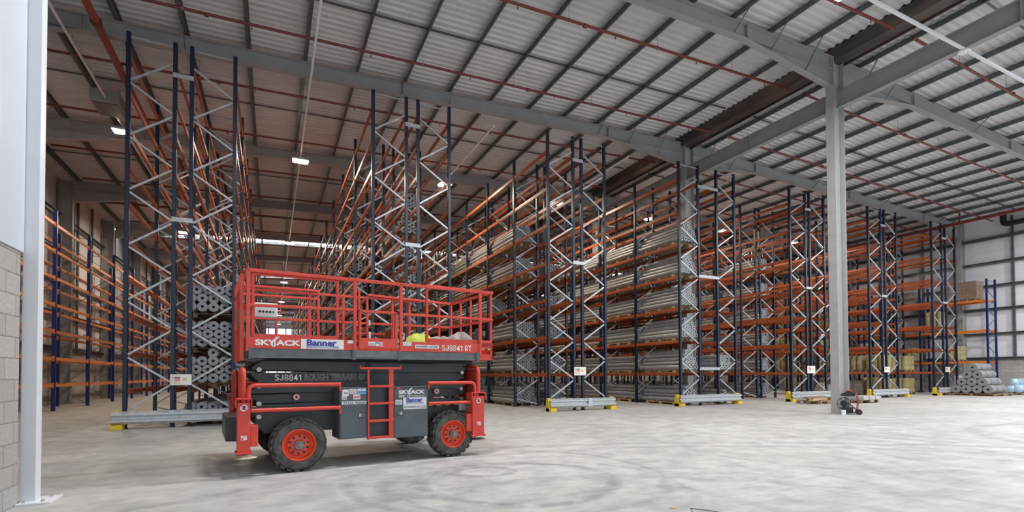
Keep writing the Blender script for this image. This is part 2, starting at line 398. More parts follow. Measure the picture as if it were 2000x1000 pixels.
for Y, nm in RAF:
    for xa, xb, sd in ((WL+.75, VX-.25, 'left'), (VX+.25, WR-.55, 'right')):
        if Y < 5 and sd == 'left': continue
        if Y > 62 and sd == 'right': continue
        o = obj('roof_rafter', ibeam_rafter(Y, xa, xb), M['steel'])
        where = 'nearest the camera' if Y < 5 else '%s back from the big bare column' % nm if nm != 'first' else 'meeting the big bare column'
        tag(o, 'grey steel roof rafter of the %s bay, %s' % (sd, where), 'roof beam', 'steel roof rafters')
def hcol(x, Y, z1, D=.55, W=.30, foot=True):
    m = MB()
    m.box(x-D/2, x-D/2+.022, Y-W/2, Y+W/2, 0, z1); m.box(x+D/2-.022, x+D/2, Y-W/2, Y+W/2, 0, z1)
    m.box(x-D/2+.022, x+D/2-.022, Y-.008, Y+.008, 0, z1)
    if foot: m.box(x-D/2-.05, x+D/2+.05, Y-W/2-.05, Y+W/2+.05, 0, .025)
    return m
for Y, nm in RAF[1:9]:
    c = hcol(VX-(.2 if nm == 'first' else 0), Y, 12.34)
    if True:
        for k in range(6): c.cyl((VX-.24, Y-.005, 10.75+.09*k), (VX-.24, Y-.03, 10.75+.09*k), .015, 6)
        pass
    lab = 'big bare grey H section column standing alone in front of the racks' if nm == 'first' else \
          'grey steel column in the gap of the fourth double rack, %s' % {'second': 'first', 'third': 'second', 'fourth': 'third'}.get(nm, nm)
    tag(obj('steel_column', c, M['column']), lab, 'column', 'steel columns on the valley line')
for Y, nm in RAF[1:12]:
    tag(obj('steel_column', hcol(WL+.32, Y if Y < 30 else Y+.3, roof_z(WL)+.1, .6, .28), M['steel']), 'grey steel column against the left side wall, %s from the front' % nm, 'column', 'left wall columns')
for Y, nm in RAF[1:8]:
    tag(obj('steel_column', hcol(WR-.28, Y, roof_z(WR)+.1, .5, .30), M['column']), 'pale grey steel column against the right side wall, %s from the front' % nm, 'column', 'right wall columns')
# valley beam between the columns (runs back under the gutter)
for i, (a, b) in enumerate(zip([-2]+[r[0] for r in RAF[1:8]], [r[0] for r in RAF[1:9]])):
    m = MB(); y0, y1 = a+.01, b-.01
    if i == 0: y0 = -2
    m.box(VX-.11, VX+.11, y0, y1, 10.66, 10.68); m.box(VX-.11, VX+.11, y0, y1, 11.26, 11.28); m.box(VX-.008, VX+.008, y0, y1, 10.68, 11.26)
    ym = 5.95 if i == 0 else (y0+y1)/2
    m.box(VX-.11, VX-.008, ym-.012, ym+.012, 10.68, 11.26)
    for k in range(6): m.cyl((VX-.03, ym+.09, 10.76+k*.09), (VX-.05, ym+.09, 10.76+k*.09), .02, 6)
    tag(obj('valley_beam', m, M['steel']), 'grey I beam between columns under the gutter, %s' % ('nearest the camera' if i == 0 else '%s behind bare column' % ORD[i-1]), 'roof beam', 'valley beams')
g = MB()
g.add([(VX-.58, Y0, 12.55), (VX-.36, Y0, 12.22), (VX+.12, Y0, 12.22), (VX+.58, Y0, 12.55), (VX-.58, YE, 12.55), (VX-.36, YE, 12.22), (VX+.12, YE, 12.22), (VX+.58, YE, 12.55)],
      [(0, 4, 5, 1), (1, 5, 6, 2), (2, 6, 7, 3)])
g.add([(VX-.58, Y0, 12.58), (VX+.58, Y0, 12.58), (VX+.58, YE, 12.58), (VX-.58, YE, 12.58)], [(0, 1, 2, 3)])
g.box(VX+.16, VX+.20, Y0, YE, 12.16, 12.34)
tag(obj('roof_gutter', g, M['gutter']), 'dark metal valley gutter running back over the line of columns', 'gutter')
# purlins
def purlin(x, n, side):
    z = roof_z(x); m = MB(); h = .2
    m.box(x-.003, x+.003, Y0, YE-.1, z, z+h); m.box(x-.065, x+.003, Y0, YE-.1, z, z+.006); m.box(x-.003, x+.065, Y0, YE-.1, z+h-.006, z+h)
    m.box(x-.065, x-.059, Y0, YE-.1, z, z+.02)
    tag(obj('roof_purlin', m, M['galv']), 'thin galvanised purlin under the white roof sheets, %s to the %s of the gutter' % (ORD[n] if n < 20 else 'twentieth', side), 'purlin', 'purlins %s of the gutter' % side)
k = 0; x = 16.05-.0
while x > WL+.5: purlin(x, k, 'left'); x -= 1.675; k += 1
k = 0; x = VX+1.15
while x < WR-.2: purlin(x, k, 'right'); x += 1.62; k += 1
# bridging bars between purlins, mid bay
for i, (a, b) in enumerate(zip([r[0] for r in RAF[:-1]], [r[0] for r in RAF[1:]])):
    if i > 6: break
    ym = (a+b)/2 + (.5 if i == 1 else 0)
    for xa, xb, sd in ((WL+.3, VX-.9, 'left'), (VX+.8, WR-.3, 'right')):
        m = MB(); za, zb = roof_z(xa)+.10, roof_z(xb)+.10
        m.bar((xa, ym, za), (xb, ym, zb), .05, .045)
        tag(obj('bridging_bar', m, M['galv']), 'slim grey bar tying purlins mid bay, %s bay back, %s of gutter' % (ORD[i], sd), 'tie bar', 'purlin bridging bars')
# rafter stays (short struts from purlin to lower flange)
for Y, nm in RAF[1:4]:
    xs = [12.7, 14.35, 16.05, 19.05, 20.67, 27.15, 33.6, 40.1] + ([5.97, -2.4] if Y > 11 else [])
    for x in xs:
        zb = roof_z(x)-.46 - (max(0, 4.4-min(abs(x-VX)-.25, 99)))/4.4*.62
        for sgn in ((-1, 1) if x > 12 else (-1,)):
            m = MB().bar((x, Y+sgn*.75, roof_z(x)+.12), (x, Y+sgn*.06, zb+.05), .03, .03)
            o = obj('rafter_stay', m, M['galv']); sd = 'left' if x < VX else 'right'
            tag(o, 'short grey purlin strut to %s rafter, %s side, %s of gutter' % (nm, 'front' if sgn < 0 else 'back', sd), 'strut', 'stays on the %s rafter, %s side, %s of gutter' % (nm, 'front' if sgn < 0 else 'back', sd))
# sprinkler pipes
def sprinkler(Y, n, xa, xb, sd):
    t = thing('sprinkler_pipe', 'thin dark red sprinkler pipe across the roof, %s from camera, %s of gutter' % (ORD[n], sd), 'sprinkler pipe', (xa, Y, 0), 0, 'sprinkler pipes')
    za, zb = roof_z(xa)-.42, roof_z(xb)-.42
    m = MB().tube([(0, 0, za), (xb-xa, 0, zb)], .042, 8)
    p = obj('pipe', m, M['red_pipe'], t, smooth=True)
    x = 1.2; i = 0
    if Y > 40: return
    while x < xb-xa-.3:
        z = za + (zb-za)*x/(xb-xa)
        h = MB()
        if i % 2: h.cyl((x, 0, z+.03), (x, 0, z+.65), .006, 5); h.cyl((x-.015, 0, z), (x+.015, 0, z), .055, 10); obj('pipe_hanger', h, M['galv'], t)
        else:
            h.cyl((x, 0, z-.03), (x, 0, z-.10), .010, 6); h.cyl((x, 0, z-.10), (x, 0, z-.125), .022, 8); obj('sprinkler_head', h, M['red_pipe'], t)
        if i % 6 == 3: obj('pipe_coupling', MB().cyl((x+.5, 0, z+.0), (x+.6, 0, z+.0), .062, 10), M['red_pipe'], t)
        x += 1.65; i += 1
SP = [4.9, 8.6, 12.15, 15.8, 19.3, 23.1, 27.0, 30.9, 34.6, 38.4, 42.2, 46, 53, 57, 61, 65, 69, 73, 77, 81]
for i, Y in enumerate(SP):
    sprinkler(Y, i, WL+1.6, VX-.7, 'left')
    if Y < 47: sprinkler(Y, i, VX+.3, WR-1.0, 'right')
def main_pipe(x, z, lab):
    t = thing('sprinkler_main', lab, 'sprinkler pipe', (x, 0, z))
    obj('pipe', MB().cyl((0, Y0, 0), (0, 95, 0), .10, 14), M['red_pipe2'] if x < 0 else M['red_pipe'], t, smooth=True)
    for k in range(9):
        y = 12.15+.02+k*7.2 if x > 0 else 12.15+k*3.65*2
        obj('pipe_coupling', MB().cyl((0, y+4.6, 0), (0, y+4.75, 0), .135, 12), M['red_pipe'], t)
    for Y in SP[1:12]: obj('riser_pipe', MB().cyl((0, Y, .05), (0, Y, roof_z(x)-.42-z), .045, 8), M['red_pipe'], t)
main_pipe(-4.3, 10.95, 'thick rust red sprinkler main running back beside the left highest rack')
main_pipe(38.2, 10.6, 'thick dark red sprinkler main running back along the right side wall')
# ------------------------------------------------------------------ high-bay lamps and their trunking
lamp_me = None
def make_lamp():
    body = MB().box(-.33, .33, -.22, .22, .03, .09); body.box(-.12, .12, -.08, .08, .09, .17)
    for s in (-1, 1): body.cyl((s*.2, 0, .09), (s*.05, 0, .55), .004, 4)
    lens = MB()
    for i in (-1, 1):
        for j in (-1, 1): lens.box(i*.155-.13, i*.155+.13, j*.10-.085, j*.10+.085, .0, .03)
    return body.mesh('lamp_body', M['white']), lens.mesh('lamp_lens', M['lens'])
LB, LL = make_lamp()
LX = [(-5.2, 'over the aisle beside the left wall rack'), (1.1, 'over the aisle between first and second double racks'), (7.7, 'over the aisle between second and third double racks'), (14.2, 'over the aisle between third and fourth double racks'), (20.5, 'just right of the fourth double rack'), (26.9, 'over the aisle right of the fifth double rack'), (34.2, 'over the aisle right of the sixth double rack'), (40.3, 'added out of view by the right wall')]
LY = [(7.2, 'in the partly added front row'), (23.7, 'nearest in the racking'), (38.8, 'second back'), (55.4, 'third back'), (70.3, 'fourth back'), (86, 'fifth back'), (101, 'sixth back')]
for xi, (x0_, xl) in enumerate(LX):
    for yi, (y, yl) in enumerate(LY):
        x = x0_
        if xi > 1 and yi > 4: continue
        if yi == 0 and xi == 0: continue
        if yi == 0: y = 8.2 if xi > 4 else 3.4 if xi == 4 else 7.5  # right-hand front lamps are added out of view to brighten that side
        if yi == 0 and xi == 3: x = 12.6
        if xi > 4 and yi > 3: continue
        if xi == 7 and yi > 0: continue
        t = thing('high_bay_lamp', 'high bay lamp %s, %s' % (xl.replace('over the aisle ', '').replace('double racks', 'racks').replace('double rack', 'rack'), yl), 'ceiling lamp', (x, y, 10.78), 0, 'high bay lamps')
        link('housing', LB, t); link('lens', LL, t)
        w_ = MB(); [w_.cyl((s*.2, 0, .09), (s*.2, 0, roof_z(x)+.15-10.78), .004, 4) for s in (-1, 1)]; obj('suspension_wire', w_, M['galv'], t)
        ld = bpy.data.lights.new('lamp_light', 'AREA'); ld.shape = 'RECTANGLE'; ld.size = .6; ld.size_y = .4
        ld.energy = LAMP_W * (1.0 if yi else (2.35 if xi > 3 else 1.35)); ld.color = (1.0, .84, .64) if yi else (.97, .98, 1.0)
        lo = bpy.data.objects.new('lamp_light', ld); COL.objects.link(lo); lo.parent = t; lo.location = (0, 0, -.02)
    x = x0_; yE = 105 if xi < 2 else 72
    ys_ = Y0 if xi < 2 else 17.6
    if xi == 7: continue
    m = MB().box(x-.03, x+.03, ys_, yE, 10.98, 11.04)
    yy = ys_ + 2
    while yy < 40: m.cyl((x, yy, 11.0), (x, yy, roof_z(x)+.1), .004, 4); yy += 4.0
    tag(obj('lamp_trunking', m, M['white_trunk'] if xi != 0 else M['post_white']), 'thin white cable trunking carrying the lamps %s' % xl, 'cable trunking', 'lamp trunking runs')
m = MB().box(11.5, WR-.5, 7.12, 7.18, 10.57, 10.64)
tag(obj('lamp_trunking', m, M['white_trunk']), 'white cable trunking crossing the roof at upper right in front of the column', 'cable trunking')
t = thing('ceiling_sensor', 'round white sensor disc with green light on the upper right trunking', 'sensor', (17.75, 7.15, 10.50))
obj('disc', MB().lathe([(0, 0), (.13, 0), (.15, .02), (.13, .06), (0, .06)], (0, 0, 0), (0, 0, 1), 20), M['white'], t, smooth=True)
obj('indicator', MB().cyl((-.02, -.05, 0), (-.02, -.05, -.01), .012, 8), mat('green_led', (.1, .9, .4), .4, emit=(.1, 1, .5), estr=2), t)
t = thing('duct_elbow', 'dark bent duct high on the right side wall at the right edge', 'duct', (42.9, 15.2, 11.0))
obj('duct', MB().tube([(0, .25, .75), (0, .25, .22), (0, .22, .10), (0, .12, .02), (0, 0, 0), (0, -1.6, 0)], .17, 12), M['black'], t, smooth=True)
obj('wall_bracket', MB().box(.0, .56, -.6, -.54, -.03, .03), M['galv'], t)
# gas heater unit hung at upper left
t = thing('heater_unit', 'boxy grey gas heater hanging under the roof beside the leftmost lamp', 'heater', (-5.22, 22.0, 10.85))
obj('casing', MB().box(-.42, .42, -.6, .6, 0, .42), M['warmheater'], t, bevel=.02)
obj('louvre', MB().box(-.36, .36, -.5, .5, -.03, 0), M['galv'], t)
obj('fan_guard', MB().lathe([(0, .05), (.30, .05), (.33, 0), (.30, 0)], (0, 0, .42), (0, 0, 1), 20), M['black'], t)
for s in (-1, 1): obj('hanger', MB().cyl((s*.3, 0, .42), (s*.3, 0, roof_z(-5.2)-10.8), .008, 5), M['galv'], t)

# ------------------------------------------------------------------ partition in the left foreground
PX = -2.50
tag(obj('wall_near', MB().box(PX-.22, PX, -9, 7.30, 0, 2.78), M['block']), kind='structure')
tag(obj('wall_near', MB().box(PX-.16, PX+.015, -9, 7.335, 2.78, 11.8), M['panel']), kind='structure')
t = thing('door_post', 'white steel post at the end of the blockwork partition, left edge', 'post', (-2.42, 7.42, 0))
obj('post', MB().box(-.08, .06, -.07, .07, .02, 11.6), M['post_white'], t, bevel=.006)
obj('base_plate', MB().box(-.075, .22, -.2, .2, 0, .022), M['post_white'], t, bevel=.004)
for dx, dy in ((.14, -.13), (.14, .13), (-.02, -.14)): obj('anchor_bolt', MB().cyl((dx, dy, .02), (dx, dy, .045), .016, 6), M['pin'], t)
tag(obj('trim_4', MB().box(-2.60, -2.505, 7.335, 7.40, 2.78, 11.6), M['post_white']), kind='structure')

# ------------------------------------------------------------------ racking
YR = 16.67
LOW = [1.38+1.435*k for k in range(7)]
FINE = [1.0+1.022*k for k in range(10)]
def post_mesh(h, mt, foot=True, s=.05):
    m = MB(); d = .07/2+.01
    m.box(-s, -s+.006, -s, s, 0, h); m.box(s-.006, s, -s, s, 0, h); m.box(-s, s, -s, -s+.006, 0, h); m.box(-s, -s*.5, s-.006, s, 0, h); m.box(s*.5, s, s-.006, s, 0, h)
    m.box(-s-.03, s+.03, -s-.02, s+.02, 0, .012)
    return m.mesh('post', mt)
PN = post_mesh(10.79, M['navy']); PB = post_mesh(8.22, M['blue'], s=.06); PB2 = post_mesh(7.4, M['blue'])
def brace_mesh(w, h, per, z0, mirror, r=.024, top=True):
    m = MB(); a, b = (0, w) if not mirror else (w, 0)
    z = z0; side = 0
    m.bar((a, 0, z0-.10), (b, 0, z0-.10-per/2+.06 if z0-.10-per/2+.06 > .08 else .10), r*2, r*2)
    while z + per/2 < h-.2:
        p, q = (a, b) if side == 0 else (b, a)
        m.bar((p, 0, z+.04), (q, 0, z+per/2-.04), r*2, r*2); z += per/2; side ^= 1
    if top: m.bar((a, 0, h-.12), (b, 0, h-.12), r*1.6, r*1.6)
    return m
_bm = {}
def brace(w, h, per, z0, mirror, mt, r=.024):
    k = (round(w, 2), h, per, z0, mirror, r)
    if k not in _bm: _bm[k] = brace_mesh(w, h, per, z0, mirror, r).mesh('bracing', mt)
    return _bm[k]
_be = {}
def beam_mesh(L, mt, hgt, th=.05):
    k = (round(L, 2), mt.name, hgt)
    if k not in _be:
        m = MB(); m.box(-th/2, th/2, .05, L-.05, -hgt/2, hgt/2)
        m.box(-th/2-.006, th/2, .05, L-.05, -hgt*.28, -hgt*.12)
        for e in (.045, L-.075): m.box(-th/2-.012, th/2+.012, e, e+.03, -hgt/2-.05, hgt/2+.05)
        _be[k] = m
    return _be[k]
_bme = {}
def rack_run(label, x0, x1, ys, levels, mirror, group, post=PN, h=10.79, pm='navy', orange='orange', bh=.13, per=1.5, z0=.45, mbrace='brace', beams_from=0):
    wdt = x1-x0
    t = thing('pallet_rack', label, 'pallet rack', (x0, ys[0], 0), 0, group)
    bm_ = brace(wdt-.10, h, per, z0, mirror, M[mbrace], .024 if mbrace == 'brace' else .014)
    items = []
    for i, y in enumerate(ys):
        for xx in (0, wdt): link('post', post, t, (xx, y-ys[0], 0))
        link('bracing', bm_, t, (.05, y-ys[0], 0))
        if i == len(ys)-1: break
        L = ys[i+1]-y
        for lv in levels:
            for xx in (0, wdt): items.append((math.hypot(x0+xx, y+L/2)/L, xx, y-ys[0], lv, L))
    items.sort(key=lambda a: a[0])
    th = .05
    for d, xx, yy, lv, L in items[:100]:
        k = (round(L, 2), orange, bh)
        mbx = beam_mesh(L, M[orange], bh)
        if k not in _bme: _bme[k] = mbx.mesh('beam', M[orange])
        link('beam', _bme[k], t, (xx, yy, lv))
    if len(items) > 100:
        m = MB()
        for d, xx, yy, lv, L in items[100:]:
            s = beam_mesh(L, M[orange], bh); dx = xx
            m.add([(p[0]+dx, p[1]+yy, p[2]+lv) for p in s.v], s.f)
        o = obj('beam', m, M[orange], t); o['kind'] = 'stuff'
    return t
YF = [YR+3.86*k for k in range(24)]
YC = [YR+2.96*k for k in range(13)]
YD = [YR+2.96*k for k in range(13)]
YG = [YR+2.96*k for k in range(10)]
RACKS = {}
pairs = [('A', 'first', -3.55, -2.48, -2.08, -1.0, YF, FINE), ('B', 'second', 2.97, 4.07, 4.47, 5.58, YF[:20], FINE), ('C', 'third', 9.55, 10.69, 11.08, 12.18, YC, LOW),
         ('D', 'fourth', 16.19, 17.33, 18.47, 19.61, YD, LOW), ('E', 'fifth', 23.58, 24.77, 25.11, 26.28, YG, LOW), ('F', 'sixth', 30.22, 31.42, 31.79, 32.94, YG, LOW),
         ('G', 'seventh', 36.82, 37.96, 38.40, 39.54, YG, LOW)]
for key, nm, a, b, c, d, ys, lv in pairs:
    RACKS[key+'L'] = rack_run('tall navy and orange pallet rack, left half of the %s double row from left' % nm, a, b, ys, lv, False, 'tall navy pallet racks')
    RACKS[key+'R'] = rack_run('tall navy and orange pallet rack, right half of the %s double row from left' % nm, c, d, ys, lv, True, 'tall navy pallet racks')
    for z, zn in ((9.85, 'near the top'), (5.78, 'at mid height')) + (((1.62, 'low down'),) if key == 'D' else ()):
        if key == 'B' and False: continue
        m = MB().box(b+.02, c-.02, YR-.075, YR-.045, z-.05, z+.05); m.box(b-.02, c+.02, YR-.062, YR-.05, z-.065, z-.05); m.box(b-.02, c+.02, YR-.062, YR-.05, z+.05, z+.065)
        m.box(b-.05, b+.03, YR-.07, YR-.05, z-.065, z+.065); m.box(c-.03, c+.05, YR-.07, YR-.05, z-.065, z+.065)
        tag(obj('rack_spacer', m, M['brace']), 'short galvanised bar joining both halves of the %s double rack, %s' % (nm, zn), 'rack tie', 'rack tie bars')
YW = [22.3+4.25*k for k in range(18)]
rack_run('lower blue and bright orange pallet rack along the left side wall', -9.15, -8.02, YW, [1.04+1.1*k for k in range(7)], False, None, PB, 8.22, 'blue', 'orange2', .12, 1.75, .9, 'galv')
rack_run('low blue and orange rack standing against the right side wall', 41.25, 42.35, [15.75, 19.45, 23.15, 26.85, 30.55], [2.05, 4.08, 6.02], False, None, PB2, 7.4, 'blue', 'orange2', .13, 1.2, .7, 'galv')

# guard rails in front of the rack ends
def guard(label, x0, x1, Y, r=None):
    t = thing('guard_rail', label, 'guard rail', (x0, Y, 0), 0, 'guard rails at the rack ends')
    L = x1-x0
    pr = [(.0, .14), (-.02, .16), (-.075, .20), (-.075, .245), (-.02, .29), (-.02, .33), (-.075, .375), (-.075, .42), (-.02, .46), (0, .48)]
    m = MB(); n = len(pr)
    vs = [(0, a, b) for a, b in pr]+[(L, a, b) for a, b in pr]+[(0, a+.006, b) for a, b in pr]+[(L, a+.006, b) for a, b in pr]
    fs = [(i, i+1, n+i+1, n+i) for i in range(n-1)]+[(2*n+i, 3*n+i, 3*n+i+1, 2*n+i+1) for i in range(n-1)]
    m.add(vs, fs); obj('corrugated_rail', m, M['guard'], t)
    for s, xx in ((1, -.03), (-1, L-.13)):
        f = MB().prism([(.02, 0), (.30, 0), (.25, .5), (.12, .5), (.02, .1)], 'x', xx, xx+.14)
        f.box(xx-(0 if s > 0 else .12), xx+(.26 if s > 0 else .14), -.10, .28, 0, .13)
        obj('yellow_end_post', f, M['yellow'], t, bevel=.008)
    for xx in (.35, L*.5, L-.35): obj('bolt', MB().cyl((xx, -.02, .31), (xx, -.035, .31), .018, 8), M['pin'], t)
    if r: obj('joint_plate', MB().box(r-.09, r+.09, -.09, -.076, .16, .46), M['guard'], t)
gr = [('first', -3.75, -.75, None), ('third', 9.38, 12.35, 1.75), ('fourth', 15.75, 19.45, None), ('fifth', 22.98, 26.4, None), ('sixth', 29.7, 33.2, None), ('seventh', 36.4, 39.6, None), ('second', 2.8, 5.75, None)]
for nm, a, b, r in gr: guard('silver corrugated guard rail with yellow ends before the %s double rack' % nm, a, b, 16.30, r)
# load notices
def notice(nm, x0, x1, zc):
    w_ = x1-x0; h_ = w_*.60
    t = thing('load_sign', 'small white load notice board fixed across the %s double rack' % nm, 'sign', (x0, YR-.11, zc-h_/2), 0, 'load notices')
    obj('board', MB().box(0, w_, 0, .012, 0, h_), M['sticker'], t)
    y = -.004
    for k, c in enumerate(('st_yellow', 'st_navy', 'st_red', 'st_pink', 'st_yellow', 'st_yellow')):
        z = h_*(.86-.135*k); obj('printed_line', MB().box(w_*.18, w_*.47, y, 0, z-h_*.045, z+h_*.045), M[c], t)
        obj('printed_symbol', MB().cyl((w_*.115, 0, z), (w_*.115, y, z), h_*.045, 10), M[c if k not in (0,) else 'st_navy'], t)
    obj('load_table', MB().box(w_*.58, w_*.78, y, 0, h_*.38, h_*.72), M['st_yellow'], t)
for nm, a, b, z in (('first', -2.52, -2.02, 1.30), ('third', 10.62, 11.16, 1.52), ('fifth', 24.62, 25.24, 1.58), ('sixth', 31.38, 31.90, 1.58), ('seventh', 37.93, 38.46, 1.58)): notice(nm, a, b, z)

# ------------------------------------------------------------------ pallets and rolls
def pallet_mb(L=1.7, W=1.0, h=.14):
    m = MB()
    n = max(5, int(L/.2))
    for k in range(n): y = L*k/(n-1)*(1-.1/L); m.box(0, W, y, y+.1, h-.022, h)
    for xx in (0, W/2-.05, W-.1):
        m.box(xx, xx+.1, 0, L, h-.044, h-.022); m.box(xx, xx+.1, 0, L, 0, .022)
        for yy in (0, L/2-.07, L-.14): m.box(xx, xx+.1, yy, yy+.14, .022, h-.044)
    return m
PAL = {}
def pallet(label, x, y, z, L, W, grp, m='wood', rz=0):
    k = (round(L, 2), round(W, 2), m)
    if k not in PAL: PAL[k] = pallet_mb(L, W).mesh('pallet', M[m])
    o = link('pallet', PAL[k], None, (x, y, z), (0, 0, rz)); return tag(o, label, 'pallet', grp)
def roll_mb(L, r, n=18, seg=1):
    m = MB()
    m.lathe([(r*.97, 0), (r, .015), (r, L*.5), (r*.985, L-.015), (r*.97, L)], (0, 0, 0), (0, 1, 0), n, mi=0)
    m.lathe([(r*.30, .05), (r*.30, 0), (r*.62, -.006), (r*.97, 0)], (0, 0, 0), (0, 1, 0), n, mis=[2, 1, 1])
    m.lathe([(.0, .05), (r*.30, .05)], (0, 0, 0), (0, 1, 0), n, mi=2)
    m.lathe([(0, L-.05), (r*.30, L-.05), (r*.30, L), (r*.97, L)], (0, 0, 0), (0, 1, 0), n, mis=[2, 2, 1])
    return m
RM = {}
ROLLS = []      # (dist, x, y, z, L, r, kind, label, group)
def stack(lab, x0, x1, y, z, L, r, rows, kind='d', jit=.03, flat=None, pal=True, palL=None, occl=0):
    W = x1-x0
    if pal: pallet('timber pallet under rolls %s' % lab, x0+.05, y+(L-(palL or L*.75))/2, z, palL or L*.75, W-.1, 'pallets in the racking')
    zb = z + (.14 if pal else 0)
    cx = (x0+x1)/2
    for i, n in enumerate(rows):
        off = 0 if flat is None else flat[i]
        for k in range(n):
            xx = cx + (k-(n-1)/2)*2.02*r + off*r; zz = zb + r + i*r*1.75
            yy = y + random.uniform(-jit, jit)
            ROLLS.append((math.hypot(xx, yy)*(1+occl)/(r*8), xx, yy, zz, L, r, kind, 'grey wrapped roll %s' % lab, 'rolls stacked %s' % lab))
LVN = ['at floor level', 'on lowest beam', 'on second beam', 'on third beam', 'on fourth beam', 'on fifth beam', 'on sixth beam', 'on seventh beam', 'on eighth beam', 'on ninth beam']
def lvz(levels, k): return 0 if k == 0 else levels[k-1]+.07
# first double rack: right half, front bay and further
for k, rows in enumerate(([5, 4, 3], [5, 4, 5, 1], [5, 4, 5], [5, 5, 4])):
    if k == 0: rows = [5, 5]
    stack('%s, first double rack, front bay' % LVN[k], -2.12, -.92, YR+.1, lvz(FINE, k), 3.3, .138, rows, 'd', palL=2.4)
for b in (1, 2, 3, 4):
    for k in range(4):
        if random.random() < .8:
            stack('%s, first double rack, %s bay back' % (LVN[k], ORD[b]), -2.12, -.92, YF[b]+.2, lvz(FINE, k), 3.3, .138, [5, 4], 'd', palL=2.4, occl=1.5)
# second double rack, right half
for b in range(1, 6):
    for k in range(0, 9):
        if b > 2 and random.random() < .3: continue
        rows = random.choice(([4, 3, 2, 1], [4, 4, 3], [4, 3, 3]))
        stack('%s, second double rack, right half, %s bay' % (LVN[k], ORD[b]), 4.55, 5.55, YF[b]+.15, lvz(FINE, k), 3.2, .125, rows, 'l', palL=2.4, occl=.3 if b < 3 else 2)
for b in range(2, 7):
    for k in range(0, 7):
        stack('%s, second double rack, left half, %s bay' % (LVN[k], ORD[b]), 3.0, 4.05, YF[b]+.15, lvz(FINE, k), 3.2, .125, [4, 3, 3, 2], 'l', palL=2.4, occl=.6 if b < 3 else 2)
# third double rack
for b in range(1, 10):
    for k in range(0, 6):
        if (b, k) in ((1, 3), (2, 2)): continue
        rows = [6, 5, 5, 4] if k < 3 else [5, 5, 4, 3]
        stack('%s, third double rack, left half, %s bay' % (LVN[k], ORD[b]), 9.6, 10.7, YC[b]+.25, lvz(LOW, k), 2.5, .10, rows, 'd', palL=2.0, occl=.0 if b < 4 else 1)
for b in range(1, 8):
    for k in range(0, 5):
        stack('%s, third double rack, right half, %s bay' % (LVN[k], ORD[b]), 11.1, 12.2, YC[b]+.25, lvz(LOW, k), 2.5, .10, [5, 4, 4], 'd', palL=2.0, occl=1.5)
# fourth double rack, left half: every bay loaded up to the fifth beam
for b in range(0, 9):
    for k in range(0, 6):
        rows = ([6, 5, 4, 3, 2] if k else [5, 4, 4, 2]) if b == 0 else [5, 5, 4, 4] if k < 4 else [6, 5, 4, 3]
        stack('%s, fourth double rack, left half, %s bay' % (LVN[k], ORD[b]), 16.2, 17.35, YD[b]+(.12 if b == 0 else .25), lvz(LOW, k), 2.55, .10, rows, 'w', palL=1.9,
              flat=[.0, .3, .2, .2, -.2] if b == 0 else None, occl=-.2 if b == 0 else .4*b)
for b in range(0, 6):
    for k in ((0, 1) if b == 0 else (0, 1, 2, 3, 4)):
        stack('%s, fourth double rack, right half, %s bay' % (LVN[k], ORD[b]), 18.5, 19.6, YD[b]+(.15 if b == 0 else .3), lvz(LOW, k), 2.5, .095, [5, 5, 4, 4] if k else [5, 3, 1], 'w', palL=1.9, occl=.1 if b < 2 else 1.5)
for b in range(1, 6):
    for k in range(0, 6):
        stack('%s, fifth double rack, right half, %s bay' % (LVN[k], ORD[b]), 25.15, 26.25, YG[b]+.2, lvz(LOW, k), 2.5, .10, [5, 5, 4, 3], 'w', palL=1.9, occl=.5 if b == 1 else 2)
ROLLS.sort(key=lambda a: a[0])
KM = {'d': ('wrap', 'rollend'), 'l': ('wrap', 'rollend_l'), 'w': ('wrap', 'rollend_l')}
for j, (d, x, y, z, L, r, kind, lab, grp) in enumerate(ROLLS[:300]):
    k = (round(L, 2), r, kind)
    if k not in RM: RM[k] = roll_mb(L, r, 20).mesh('wrapped_roll', [M[KM[kind][0]], M[KM[kind][1]], M['core']], True)
    tag(link('wrapped_roll', RM[k], None, (x, y, z), (0, random.uniform(0, 6.28), 0)), lab, 'roll', grp)
for kind in ('d', 'l', 'w'):
    m = MB()
    for (d, x, y, z, L, r, kd, lab, grp) in ROLLS[300:]:
        if kd != kind: continue
        n = 12
        m.lathe([(r*.3, .03), (r*.3, 0), (r*.97, 0), (r, .015), (r, L)], (x, y, z), (0, 1, 0), n, mis=[2, 1, 0, 0])
        m.lathe([(0, .03), (r*.3, .03)], (x, y, z), (0, 1, 0), n, mi=2); m.lathe([(r, L), (0, L)], (x, y, z), (0, 1, 0), n, mi=1)
    if m.v:
        o = obj('wrapped_roll', m, [M[KM[kind][0]], M[KM[kind][1]], M['core']], smooth=True)
        tag(o, {'d': 'many more grey rolls deep in the first and third racks', 'l': 'many more light grey rolls deep in the second double rack', 'w': 'many more silver grey rolls deep in the fourth and fifth racks'}[kind], 'roll', None, 'stuff')

